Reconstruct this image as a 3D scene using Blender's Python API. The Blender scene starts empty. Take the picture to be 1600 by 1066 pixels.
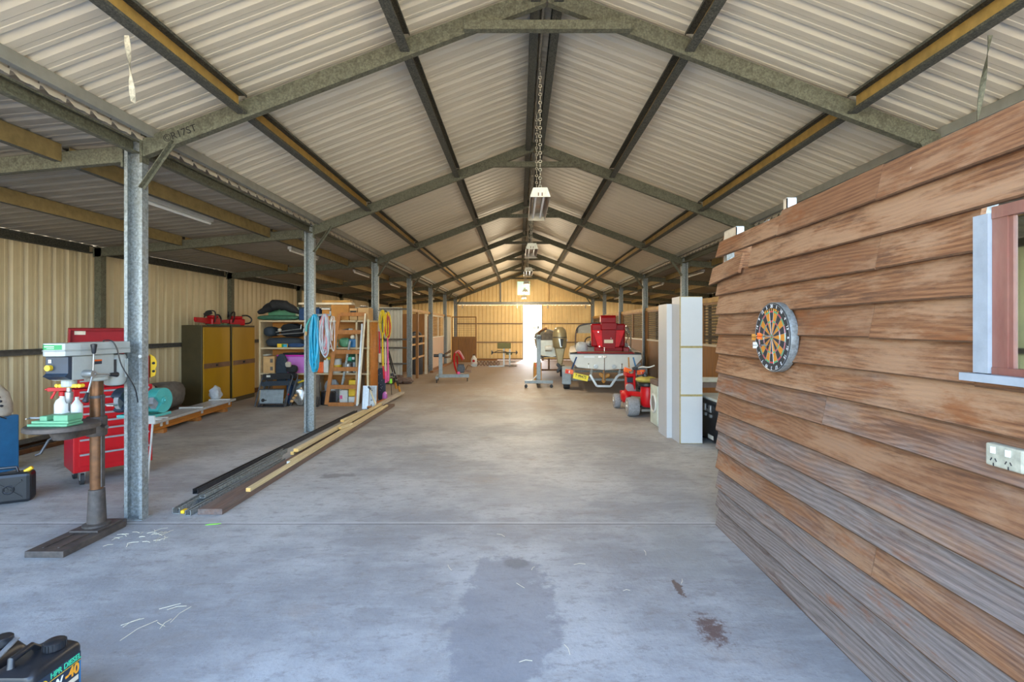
import bpy, math, random
from mathutils import Vector, Matrix, Euler
random.seed(7)
PI = math.pi
C = bpy.context.scene.collection
FP, VX, VY, EYE = 770.0, 811.5, 513.0, 1.6

def at(px, py, d):
    return Vector(((px - VX) * d / FP, d, EYE - (py - VY) * d / FP))

def fl(px, py):
    d = FP * EYE / (py - VY)
    return Vector(((px - VX) * d / FP, d, 0))

# ------------------------------------------------------------------ materials
def _n(nt, kind, **kw):
    n = nt.nodes.new(kind)
    for k, v in kw.items():
        setattr(n, k, v)
    return n

_MATS = {}
def mat(name, col, rough=.55, metal=0.0, var=.18, scale=6.0, bump=.0, dirt=None, dirt_amt=.5, world=False, stretch=(1, 1, 1), spec=.5, alpha=1.0, trans=0.0, emit=None):
    if name in _MATS:
        return _MATS[name]
    m = bpy.data.materials.new(name)
    m.use_nodes = True
    nt = m.node_tree
    b = nt.nodes['Principled BSDF']
    b.inputs['Roughness'].default_value = rough
    b.inputs['Metallic'].default_value = metal
    b.inputs['Specular IOR Level'].default_value = spec
    b.inputs['Transmission Weight'].default_value = trans
    b.inputs['Alpha'].default_value = alpha
    if emit:
        b.inputs['Emission Color'].default_value = (*emit[0], 1)
        b.inputs['Emission Strength'].default_value = emit[1]
    tc = _n(nt, 'ShaderNodeTexCoord')
    mp = _n(nt, 'ShaderNodeMapping')
    mp.inputs['Scale'].default_value = stretch
    if world:
        g = _n(nt, 'ShaderNodeNewGeometry')
        nt.links.new(g.outputs['Position'], mp.inputs['Vector'])
    else:
        nt.links.new(tc.outputs['Object'], mp.inputs['Vector'])
    nz = _n(nt, 'ShaderNodeTexNoise')
    nz.inputs['Scale'].default_value = scale
    nz.inputs['Detail'].default_value = 5
    nz.inputs['Roughness'].default_value = .6
    nt.links.new(mp.outputs['Vector'], nz.inputs['Vector'])
    rp = _n(nt, 'ShaderNodeValToRGB')
    rp.color_ramp.elements[0].position = .32
    rp.color_ramp.elements[1].position = .68
    lo = tuple(max(0, c * (1 - var)) for c in col)
    hi = tuple(min(1, c * (1 + var)) for c in col)
    rp.color_ramp.elements[0].color = (*lo, 1)
    rp.color_ramp.elements[1].color = (*hi, 1)
    nt.links.new(nz.outputs['Fac'], rp.inputs['Fac'])
    out = rp.outputs['Color']
    if dirt:
        n2 = _n(nt, 'ShaderNodeTexNoise')
        n2.inputs['Scale'].default_value = scale * .35
        n2.inputs['Detail'].default_value = 6
        n2.inputs['Roughness'].default_value = .7
        nt.links.new(mp.outputs['Vector'], n2.inputs['Vector'])
        r2 = _n(nt, 'ShaderNodeValToRGB')
        r2.color_ramp.elements[0].position = .45
        r2.color_ramp.elements[1].position = .7
        r2.color_ramp.elements[0].color = (0, 0, 0, 1)
        r2.color_ramp.elements[1].color = (dirt_amt, dirt_amt, dirt_amt, 1)
        nt.links.new(n2.outputs['Fac'], r2.inputs['Fac'])
        mx = _n(nt, 'ShaderNodeMix', data_type='RGBA')
        nt.links.new(r2.outputs['Color'], mx.inputs[0])
        nt.links.new(out, mx.inputs[6])
        mx.inputs[7].default_value = (*dirt, 1)
        out = mx.outputs[2]
    nt.links.new(out, b.inputs['Base Color'])
    if bump:
        bp = _n(nt, 'ShaderNodeBump')
        bp.inputs['Strength'].default_value = bump
        bp.inputs['Distance'].default_value = .01
        nt.links.new(nz.outputs['Fac'], bp.inputs['Height'])
        nt.links.new(bp.outputs['Normal'], b.inputs['Normal'])
    _MATS[name] = m
    return m

# ------------------------------------------------------------------ mesh builder
class MB:
    def __init__(s):
        s.v, s.f, s.mi, s.cur = [], [], [], 0
        s.rnd, s.r = [], 0.0
    def face(s, *idx):
        s.f.append(idx); s.mi.append(s.cur); s.rnd.append(s.r)
    def add(s, vs):
        b = len(s.v); s.v.extend(Vector(p) for p in vs); return b
    def box(s, x0, x1, y0, y1, z0, z1, M=None):
        p = [Vector((x, y, z)) for z in (z0, z1) for y in (y0, y1) for x in (x0, x1)]
        if M is not None: p = [M @ q for q in p]
        b = s.add(p)
        for q in ((0, 2, 3, 1), (4, 5, 7, 6), (0, 1, 5, 4), (2, 6, 7, 3), (0, 4, 6, 2), (1, 3, 7, 5)):
            s.face(*(b + i for i in q))
        return s
    def cbox(s, c, size, rot=(0, 0, 0)):
        M = Matrix.Translation(Vector(c)) @ Euler(rot).to_matrix().to_4x4()
        a, d, e = (k / 2 for k in size)
        return s.box(-a, a, -d, d, -e, e, M)
    def bar(s, p0, p1, w, h, up=(0, 0, 1)):
        """rectangular bar between two points"""
        p0, p1 = Vector(p0), Vector(p1)
        t = (p1 - p0).normalized(); up = Vector(up)
        if abs(t.dot(up)) > .97: up = Vector((0, 1, 0))
        sd = t.cross(up).normalized(); u = sd.cross(t).normalized()
        b = s.add([q + sd * a * w / 2 + u * c * h / 2 for q in (p0, p1) for a, c in ((-1, -1), (1, -1), (1, 1), (-1, 1))])
        for q in ((3, 2, 1, 0), (4, 5, 6, 7), (0, 1, 5, 4), (1, 2, 6, 5), (2, 3, 7, 6), (3, 0, 4, 7)):
            s.face(*(b + i for i in q))
        return s
    def cyl(s, p0, p1, r0, r1=None, seg=16, caps=True):
        return s.tube([p0, p1], [r0, r0 if r1 is None else r1], seg, caps)
    def tube(s, pts, r, seg=8, caps=True, closed=False):
        pts = [Vector(p) for p in pts]
        n = len(pts)
        rs = r if isinstance(r, (list, tuple)) else [r] * n
        rings = []
        t0 = (pts[1] - pts[0]).normalized()
        a = Vector((0, 0, 1)) if abs(t0.z) < .9 else Vector((1, 0, 0))
        sd = t0.cross(a).normalized()
        for i in range(n):
            if closed: t = (pts[(i + 1) % n] - pts[i - 1])
            else: t = pts[min(i + 1, n - 1)] - pts[max(i - 1, 0)]
            if t.length < 1e-9: t = t0
            t.normalize()
            sd = (sd - t * sd.dot(t))
            if sd.length < 1e-6: sd = t.orthogonal()
            sd.normalize(); u = t.cross(sd)
            rings.append(s.add([pts[i] + (sd * math.cos(k * 2 * PI / seg) + u * math.sin(k * 2 * PI / seg)) * rs[i] for k in range(seg)]))
        for i in range(n if closed else n - 1):
            A, B = rings[i], rings[(i + 1) % n]
            for k in range(seg):
                k2 = (k + 1) % seg
                s.face(A + k, A + k2, B + k2, B + k)
        if caps and not closed:
            s.face(*(rings[0] + k for k in reversed(range(seg))))
            s.face(*(rings[-1] + k for k in range(seg)))
        return s
    def lathe(s, prof, c=(0, 0, 0), axis=(0, 0, 1), seg=24):
        """prof: (r, h) pairs along axis"""
        c = Vector(c); ax = Vector(axis).normalized()
        a = ax.orthogonal().normalized(); b2 = ax.cross(a)
        rings = [s.add([c + ax * h + (a * math.cos(k * 2 * PI / seg) + b2 * math.sin(k * 2 * PI / seg)) * max(r, 1e-4) for k in range(seg)]) for r, h in prof]
        for A, B in zip(rings, rings[1:]):
            for k in range(seg):
                k2 = (k + 1) % seg
                s.face(A + k, A + k2, B + k2, B + k)
        s.face(*(rings[0] + k for k in reversed(range(seg))))
        s.face(*(rings[-1] + k for k in range(seg)))
        return s
    def prism(s, poly, fn, d0, d1):
        """poly: 2D points; fn(a, b, d) -> 3D"""
        n = len(poly)
        A = s.add([fn(a, b, d0) for a, b in poly]); B = s.add([fn(a, b, d1) for a, b in poly])
        s.face(*(A + k for k in reversed(range(n)))); s.face(*(B + k for k in range(n)))
        for k in range(n):
            k2 = (k + 1) % n
            s.face(A + k, A + k2, B + k2, B + k)
        return s
    def ball(s, c, r, seg=14, rings=8, M=None):
        r = r if isinstance(r, (list, tuple)) else (r, r, r)
        c = Vector(c)
        b = []
        for i in range(rings + 1):
            th = PI * i / rings
            row = []
            for k in range(seg):
                ph = 2 * PI * k / seg
                q = Vector((r[0] * math.sin(th) * math.cos(ph), r[1] * math.sin(th) * math.sin(ph), r[2] * math.cos(th)))
                row.append(c + (M @ q if M is not None else q))
            b.append(s.add(row))
        for A, B in zip(b, b[1:]):
            for k in range(seg):
                k2 = (k + 1) % seg
                s.face(A + k, B + k, B + k2, A + k2)
        return s
    def torus(s, c, axis, R, r, seg=28, sub=8, a0=0, a1=2 * PI):
        c = Vector(c); ax = Vector(axis).normalized(); a = ax.orthogonal().normalized(); b = ax.cross(a)
        full = abs(a1 - a0 - 2 * PI) < 1e-6
        n = seg if full else seg + 1
        pts = [c + (a * math.cos(a0 + (a1 - a0) * k / seg) + b * math.sin(a0 + (a1 - a0) * k / seg)) * R for k in range(n)]
        return s.tube(pts, r, sub, True, full)
    def quad(s, a, b, c, d):
        i = s.add([a, b, c, d]); s.face(i, i + 1, i + 2, i + 3); return s
    def grid(s, rows):
        n = len(rows[0]); b = [s.add(r) for r in rows]
        for A, B in zip(b, b[1:]):
            for k in range(n - 1): s.face(A + k, A + k + 1, B + k + 1, B + k)
        return s
    def blob(s, c, size, seed=0, amp=.15, flat=True, rz=0):
        """lumpy soft bag; c is the centre of its base"""
        rnd = random.Random(seed); ph = [rnd.uniform(0, 6.28) for _ in range(6)]
        R = Matrix.Rotation(rz, 3, 'Z'); c = Vector(c); seg, rg = 20, 10
        rows = []
        for i in range(rg + 1):
            th = PI * i / rg
            row = []
            for k in range(seg):
                a = 2 * PI * k / seg
                e = .6
                cs, sn = math.cos(a), math.sin(a)
                cx = math.copysign(abs(cs) ** e, cs); cy = math.copysign(abs(sn) ** e, sn)
                st = math.sin(th) ** .55
                w = 1 + amp * (math.sin(3 * a + ph[0] + 2 * th) + .6 * math.sin(5 * a + ph[1] - 3 * th) + .5 * math.sin(7 * th + ph[2])) * .5
                zz = math.copysign(abs(math.cos(th)) ** .8, math.cos(th))
                z = (zz * .5 + .5) * size[2] * (1 + amp * .6 * math.sin(2 * a + ph[3]) * (1 if zz > 0 else 0))
                row.append(c + R @ Vector((cx * st * w * size[0] / 2, cy * st * w * size[1] / 2, z)))
            rows.append(s.add(row))
        for A, B in zip(rows, rows[1:]):
            for k in range(seg):
                k2 = (k + 1) % seg
                s.face(A + k, B + k, B + k2, A + k2)
        return s
    def build(s, name, mats, parent=None, M=None, smooth=False, bevel=0, rnd=False):
        me = bpy.data.meshes.new(name)
        vs = [M @ p for p in s.v] if M is not None else s.v
        me.from_pydata([tuple(p) for p in vs], [], s.f)
        for m in (mats if isinstance(mats, (list, tuple)) else [mats]): me.materials.append(m)
        me.polygons.foreach_set('material_index', s.mi)
        if rnd:
            at_ = me.attributes.new('rnd', 'FLOAT', 'FACE')
            at_.data.foreach_set('value', s.rnd)
        if smooth:
            me.polygons.foreach_set('use_smooth', [True] * len(s.f))
            me.set_sharp_from_angle(angle=math.radians(42))
        me.update()
        o = bpy.data.objects.new(name, me); C.objects.link(o)
        if parent is not None: o.parent = parent
        if bevel:
            md = o.modifiers.new('Bevel', 'BEVEL'); md.width = bevel; md.segments = 2; md.limit_method = 'ANGLE'; md.angle_limit = math.radians(40)
        return o

def tag(o, label, cat, group=None, kind=None):
    o['label'] = label; o['category'] = cat
    if group: o['group'] = group
    if kind: o['kind'] = kind
    return o

class Thing:
    """an Empty at the thing's base with its parts; parts given in world space (w=True) or local space"""
    def __init__(s, name, label, cat, loc=(0, 0, 0), rz=0, group=None, w=False):
        s.o = bpy.data.objects.new(name, None); C.objects.link(s.o)
        s.o.empty_display_size = .1
        s.o.location = loc; s.o.rotation_euler = (0, 0, rz)
        tag(s.o, label, cat, group)
        s.M = (Matrix.Translation(Vector(loc)) @ Matrix.Rotation(rz, 4, 'Z')).inverted() if w else None
    def p(s, name, mb, mats, parent=None, label=None, **kw):
        o = mb.build(name, mats, parent or s.o, s.M, **kw)
        if label: o['label'] = label
        return o
    def text(s, name, txt, size, loc, rot, m, parent=None, **kw):
        return text(name, txt, size, loc, rot, m, parent or s.o, s.M, **kw)

def one(name, label, cat, mb, mats, group=None, kind=None, **kw):
    """a thing that is one mesh, origin at its base centre"""
    xs = [p.x for p in mb.v]; ys = [p.y for p in mb.v]; zs = [p.z for p in mb.v]
    c = Vector(((min(xs) + max(xs)) / 2, (min(ys) + max(ys)) / 2, min(zs)))
    o = mb.build(name, mats, None, Matrix.Translation(-c), **kw)
    o.location = c
    return tag(o, label, cat, group, kind)

def struct(name, mb, mats, label=None, cat=None, **kw):
    o = mb.build(name, mats, **kw); o['kind'] = 'structure'
    if label: o['label'] = label; o['category'] = cat
    return o

def text(name, txt, size, loc, rot, m, parent=None, M=None, extrude=.0006, align='CENTER', bold=0.0, sx=1.0):
    cu = bpy.data.curves.new(name, 'FONT'); cu.body = txt; cu.size = size; cu.align_x = align; cu.align_y = 'CENTER'
    cu.extrude = extrude; cu.offset = bold
    t = bpy.data.objects.new(name, cu); C.objects.link(t)
    dg = bpy.context.evaluated_depsgraph_get()
    me = bpy.data.meshes.new_from_object(t.evaluated_get(dg))
    bpy.data.objects.remove(t)
    me.name = name; me.materials.clear(); me.materials.append(m)
    R = rot.to_4x4() if isinstance(rot, Matrix) else Euler(rot).to_matrix().to_4x4()
    W = Matrix.Translation(Vector(loc)) @ R @ Matrix.Diagonal((sx, 1, 1, 1))
    me.transform(M @ W if M is not None else W)
    o = bpy.data.objects.new(name, me); C.objects.link(o)
    if parent is not None: o.parent = parent
    return o

def copy_tree(o, parent=None, label=None, loc=None, rz=None):
    c = o.copy(); C.objects.link(c)
    if parent is not None: c.parent = parent
    for ch in [x for x in bpy.data.objects if x.parent == o]:
        copy_tree(ch, c)
    if label: c['label'] = label
    if loc is not None: c.location = loc
    if rz is not None: c.rotation_euler = (0, 0, rz)
    return c

def arc(c, u, v, r, a0, a1, n=10):
    c, u, v = Vector(c), Vector(u), Vector(v)
    return [c + (u * math.cos(a0 + (a1 - a0) * i / n) + v * math.sin(a0 + (a1 - a0) * i / n)) * r for i in range(n + 1)]

def spline(pts, n=6):
    pts = [Vector(p) for p in pts]
    P = [pts[0]] + pts + [pts[-1]]
    out = []
    for i in range(1, len(P) - 2):
        a, b, c, d = P[i - 1:i + 3]
        for k in range(n):
            t = k / n
            out.append(.5 * ((2 * b) + (c - a) * t + (2 * a - 5 * b + 4 * c - d) * t * t + (3 * b - a - 3 * c + d) * t ** 3))
    return out + [pts[-1]]

ORD = ['first', 'second', 'third', 'fourth', 'fifth', 'sixth', 'seventh', 'eighth', 'ninth']
# ------------------------------------------------------------------ palette
galv = mat('galvanised_steel', (.255, .275, .275), .5, .3, .42, 50, world=True, dirt=(.20, .19, .15), dirt_amt=.55)
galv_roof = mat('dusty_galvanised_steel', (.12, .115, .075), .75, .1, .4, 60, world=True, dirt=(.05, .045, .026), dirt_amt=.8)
web_brown = mat('brown_aisle_purlin_web', (.27, .19, .07), .75, .1, .2, 12, world=True)  # darker, browner version of the main purlin web colour
eave_grey = mat('eave_purlin_grey', (.27, .26, .22), .6, .1, .12, 8, world=True)
aisle_sheet = mat('shaded_aisle_roof_sheet', (.25, .22, .175), .55, .0, .1, 3, world=True, dirt=(.17, .14, .10), dirt_amt=.4)  # colour darkened to paint in the weaker light under the aisle roofs
web_tan = mat('tan_purlin_web', (.43, .26, .065), .7, .1, .2, 12, world=True, dirt=(.24, .17, .07), dirt_amt=.5)  # tan for the web faces of the main purlins
flange_dark = mat('cobwebbed_steel', (.075, .07, .05), .9, .05, .75, 90, world=True, dirt=(.02, .02, .015), dirt_amt=.7)
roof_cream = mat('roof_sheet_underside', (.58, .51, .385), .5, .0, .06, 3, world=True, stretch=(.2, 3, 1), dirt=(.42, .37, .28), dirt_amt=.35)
wall_cream = mat('cream_wall_sheet', (.53, .425, .25), .45, .0, .06, 2.5, world=True, dirt=(.45, .35, .2), dirt_amt=.35)
warm_lit_cream = mat('warm_lit_cream_wall_sheet', (.80, .60, .29), .5, .0, .06, 2.5, world=True)  # same cream sheet, coloured golden to imitate warm bounced light
green_sheet = mat('pale_green_sheet', (.60, .62, .36), .5, .0, .05, 3, world=True)
white_sheet = mat('pale_grey_sheet', (.55, .54, .47), .5, .0, .06, 3, world=True)
rail_dark = mat('dark_rail_steel', (.10, .095, .085), .6, .2, .3, 20, world=True)
red = mat('red_enamel', (.40, .006, .010), .35, .0, .1, 6, spec=.3)
red_dk = mat('dark_red_enamel', (.27, .012, .016), .4, .0, .15, 6)
red_mower = mat('mower_red_paint', (.50, .008, .012), .33, .0, .1, 6, spec=.3)
red_vinyl = mat('red_vinyl', (.26, .002, .006), .4, .0, .12, 9, spec=.2)
silver = mat('brushed_aluminium', (.46, .475, .49), .32, .75, .08, 30)
chrome = mat('chrome', (.75, .75, .74), .15, .95, .05, 10)
steel = mat('bare_steel', (.36, .36, .35), .4, .75, .15, 25)
dark_steel = mat('dark_steel', (.05, .05, .055), .45, .4, .25, 25)
rust = mat('rusty_brown_steel', (.15, .065, .026), .38, .5, .35, 14, dirt=(.10, .06, .035), dirt_amt=.7)
cast = mat('dirty_cast_iron', (.075, .062, .055), .6, .3, .3, 20, dirt=(.16, .12, .09), dirt_amt=.5)
black = mat('black_plastic', (.014, .015, .018), .35, .0, .2, 20)
black_soft = mat('black_fabric', (.016, .017, .02), .85, .0, .3, 40)
rubber = mat('black_rubber', (.028, .028, .03), .75, .0, .25, 30)
rubber_grey = mat('dusty_grey_rubber', (.25, .25, .26), .8, .0, .2, 30)
grey_light = mat('light_grey_paint', (.38, .40, .375), .4, .0, .07, 10)
grey_stand = mat('blue_grey_paint', (.24, .28, .30), .45, .1, .15, 12)
navy = mat('navy_paint', (.018, .03, .05), .4, .0, .2, 10)
blue = mat('blue_paint', (.02, .15, .34), .4, .0, .12, 8)
blue_fab = mat('blue_fabric', (.015, .05, .14), .8, .0, .2, 30)
slate_fab = mat('slate_fabric', (.022, .034, .05), .8, .0, .2, 30)
green_vise = mat('green_enamel', (.11, .31, .17), .4, .0, .1, 12)
green_lbl = mat('green_label', (.0, .25, .06), .4, .0, .05, 10)
green_tarp = mat('green_canvas', (.035, .12, .075), .85, .0, .25, 15, bump=.4)
teal = mat('teal_enamel', (.05, .33, .30), .35, .0, .1, 10)
yellow = mat('yellow_plastic', (.80, .50, .02), .4, .0, .1, 10)
yellow_door = mat('mustard_enamel', (.40, .21, .004), .45, .0, .06, 4, stretch=(1, 1, .3))
brown_dark = mat('dark_brown_enamel', (.05, .036, .012), .45, .0, .15, 8)
brown_mid = mat('brown_trim', (.17, .09, .05), .45, .0, .15, 8)
white = mat('white_enamel', (.78, .79, .80), .35, .0, .03, 5)
white_pl = mat('white_plastic', (.62, .62, .58), .4, .0, .08, 12)
lam_white = mat('white_laminate', (.60, .61, .61), .4, .0, .02, 3)
lam_grey = mat('grey_laminate', (.44, .45, .47), .45, .0, .03, 3, dirt=(.36, .36, .37), dirt_amt=.3)
edge_tan = mat('raw_chipboard_edge', (.42, .33, .14), .7, .0, .2, 60)
pine = mat('pale_pine', (.66, .54, .31), .6, .0, .14, 5, stretch=(9, .6, 9), dirt=(.45, .33, .16), dirt_amt=.5)
pine_end = mat('pine_end_grain', (.72, .42, .12), .7, .0, .2, 40)
hardwood = mat('weathered_hardwood', (.13, .095, .08), .7, .0, .3, 6, stretch=(9, .6, 9), dirt=(.20, .09, .05), dirt_amt=.6)
wood_grey = mat('grey_weathered_timber', (.47, .42, .34), .75, .0, .22, 6, stretch=(9, .6, 9))
ladder_wood = mat('orange_brown_timber', (.40, .15, .03), .55, .0, .2, 7, stretch=(3, 3, 1))
ply = mat('orange_plywood', (.48, .18, .025), .6, .0, .14, 5, stretch=(.6, 1, 4))
shelf_wood = mat('shelf_timber', (.52, .40, .24), .6, .0, .15, 8)
stall_wood = mat('stall_timber', (.27, .12, .028), .6, .0, .22, 5, world=True, stretch=(8, 8, .5), dirt=(.17, .09, .04), dirt_amt=.5)
stall_pale = mat('pale_stall_board', (.55, .36, .22), .6, .0, .12, 4, world=True, stretch=(5, 5, .5))
rail_wood = mat('golden_rail_timber', (.45, .25, .06), .6, .0, .2, 5, world=True)
mesh_dark = mat('dark_wire_mesh', (.06, .04, .022), .7, .2, .3, 20, world=True)
trim_pale = mat('pale_cap_trim', (.62, .55, .42), .5, .0, .1, 10, world=True)
cardboard = mat('cardboard', (.44, .20, .045), .8, .0, .12, 8)
cardboard2 = mat('light_cardboard', (.55, .33, .14), .8, .0, .12, 8)
cream = mat('cream_paint', (.68, .60, .45), .6, .0, .1, 10)
canvas = mat('beige_canvas', (.50, .45, .37), .85, .0, .15, 14, bump=.4)
canvas_dk = mat('taupe_canvas', (.14, .12, .10), .85, .0, .2, 14, bump=.4)
purple = mat('mauve_plastic', (.50, .16, .52), .4, .0, .08, 8)
magenta = mat('magenta_plastic', (.60, .02, .42), .4, .0, .08, 8)
hose_blue = mat('sky_blue_hose', (.015, .33, .52), .4, .0, .12, 14)
hose_grey = mat('grey_hose', (.40, .43, .46), .45, .0, .12, 14)
hose_pink = mat('pink_hose', (.55, .22, .24), .45, .0, .12, 14)
orange = mat('orange_plastic', (.80, .13, .015), .4, .0, .1, 10)
orange_dk = mat('orange_brown_plastic', (.50, .22, .03), .5, .0, .2, 20)
strap_y = mat('yellow_strap', (.72, .52, .02), .7, .0, .15, 20)
strap_r = mat('red_strap', (.55, .02, .03), .7, .0, .15, 20)
strap_p = mat('pink_strap', (.68, .10, .28), .7, .0, .15, 20)
lime = mat('lime_plastic', (.25, .75, .05), .4, .0, .1, 10)
plate_y = mat('number_plate_yellow', (.85, .70, .02), .4, .0, .05, 10)
ink = mat('black_ink', (.01, .01, .01), .6, .0, .0, 10)
ink_white = mat('white_ink', (.85, .85, .85), .6, .0, .0, 10)
ink_org = mat('orange_ink', (.85, .35, .02), .6, .0, .0, 10)
ink_green = mat('green_ink', (.05, .55, .30), .6, .0, .0, 10)
ink_red = mat('red_ink', (.65, .03, .02), .6, .0, .0, 10)
ink_grey = mat('pencil_grey', (.012, .01, .008), .8, .0, .0, 10)
hull_white = mat('boat_gelcoat', (.62, .61, .56), .3, .0, .05, 5)
hull_bright = mat('white_gelcoat', (.70, .70, .70), .25, .0, .03, 5)
alu_boat = mat('boat_aluminium', (.50, .50, .44), .45, .4, .1, 9)
cowl = mat('bronze_cowling', (.27, .22, .12), .35, .3, .1, 8)
olive = mat('olive_vinyl', (.17, .17, .065), .6, .0, .12, 10)
seat_yel = mat('worn_yellow_vinyl', (.40, .33, .06), .6, .0, .25, 14, dirt=(.38, .20, .06), dirt_amt=.6)
seat_grey = mat('grey_vinyl', (.33, .36, .38), .5, .0, .1, 10)
tank_grey = mat('charcoal_plastic', (.055, .06, .075), .5, .0, .15, 8)
glass = mat('window_glass', (.9, .95, .92), .03, .0, .02, 3, trans=1.0)
smoke = mat('tinted_perspex', (.45, .50, .48), .08, .0, .04, 3, trans=.75)
frame_brown = mat('painted_brown_frame', (.23, .085, .06), .5, .0, .2, 12, world=True, stretch=(1, 1, .3), dirt=(.36, .22, .15), dirt_amt=.4)
flash_white = mat('flaking_white_trim', (.34, .37, .395), .45, .05, .1, 14, world=True, dirt=(.42, .45, .48), dirt_amt=.7)
vent_green = mat('translucent_green_panel', (.50, .72, .55), .5, .0, .05, 6, emit=((.55, .85, .62), .5))  # emission stands in for daylight behind the panel
bulb = mat('lit_bulb', (1, .9, .7), .5, .0, .0, 5, emit=((1, .85, .55), 9))
tube_white = mat('fluorescent_tube', (.85, .85, .82), .3, .0, .02, 10)
lamp_cream = mat('dusty_cream_enamel', (.66, .60, .46), .5, .0, .15, 12)
reflector = mat('rusted_reflector', (.42, .38, .32), .35, .6, .25, 10, dirt=(.38, .16, .05), dirt_amt=.8)
dust_ridge_light = mat('cream_dust_ridge_light', (.48, .42, .31), .9, .0, .3, 60)  # cream dust; on the ridge strand it stands in for light
foil = mat('silver_crumpled_foil', (.45, .44, .42), .3, .7, .3, 25)
clear_wrap = mat('clear_plastic_wrap', (.50, .52, .54), .25, .0, .12, 20)
ground_m = mat('pale_dry_ground', (.50, .42, .28), .9, .0, .2, 1.2, world=True)
card_m = mat('dart_orange', (.62, .235, .02), .8, .0, .08, 40)
dart_blk = mat('dart_black', (.035, .032, .03), .85, .0, .2, 40)
dart_red = mat('dart_red', (.62, .05, .04), .8, .0, .1, 40)
dart_grn = mat('dart_green', (.08, .42, .16), .8, .0, .1, 40)
straw_m = mat('dry_straw', (.72, .66, .48), .8, .0, .1, 10)

def band(nt, val, a, b):
    n = _n(nt, 'ShaderNodeMapRange'); n.interpolation_type = 'SMOOTHSTEP'
    n.inputs['From Min'].default_value = a; n.inputs['From Max'].default_value = b
    nt.links.new(val, n.inputs['Value']); return n.outputs['Result']

def mathn(nt, op, a, b=None):
    n = _n(nt, 'ShaderNodeMath', operation=op)
    for i, q in enumerate((a, b)):
        if q is None: continue
        if isinstance(q, (int, float)): n.inputs[i].default_value = q
        else: nt.links.new(q, n.inputs[i])
    return n.outputs[0]

def mixc(nt, fac, a, b):
    n = _n(nt, 'ShaderNodeMix', data_type='RGBA')
    if isinstance(fac, (int, float)): n.inputs[0].default_value = fac
    else: nt.links.new(fac, n.inputs[0])
    for i, q in ((6, a), (7, b)):
        if isinstance(q, tuple): n.inputs[i].default_value = (*q, 1)
        else: nt.links.new(q, n.inputs[i])
    return n.outputs[2]

def noise(nt, vec, scale, detail=5, rough=.6, stretch=None, rotz=0, dist=0):
    if stretch or rotz:
        mp = _n(nt, 'ShaderNodeMapping')
        mp.inputs['Scale'].default_value = stretch or (1, 1, 1)
        mp.inputs['Rotation'].default_value = (0, 0, rotz)
        nt.links.new(vec, mp.inputs['Vector']); vec = mp.outputs['Vector']
    n = _n(nt, 'ShaderNodeTexNoise')
    n.inputs['Scale'].default_value = scale; n.inputs['Detail'].default_value = detail
    n.inputs['Roughness'].default_value = rough; n.inputs['Distortion'].default_value = dist
    nt.links.new(vec, n.inputs['Vector']); return n.outputs['Fac']

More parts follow.
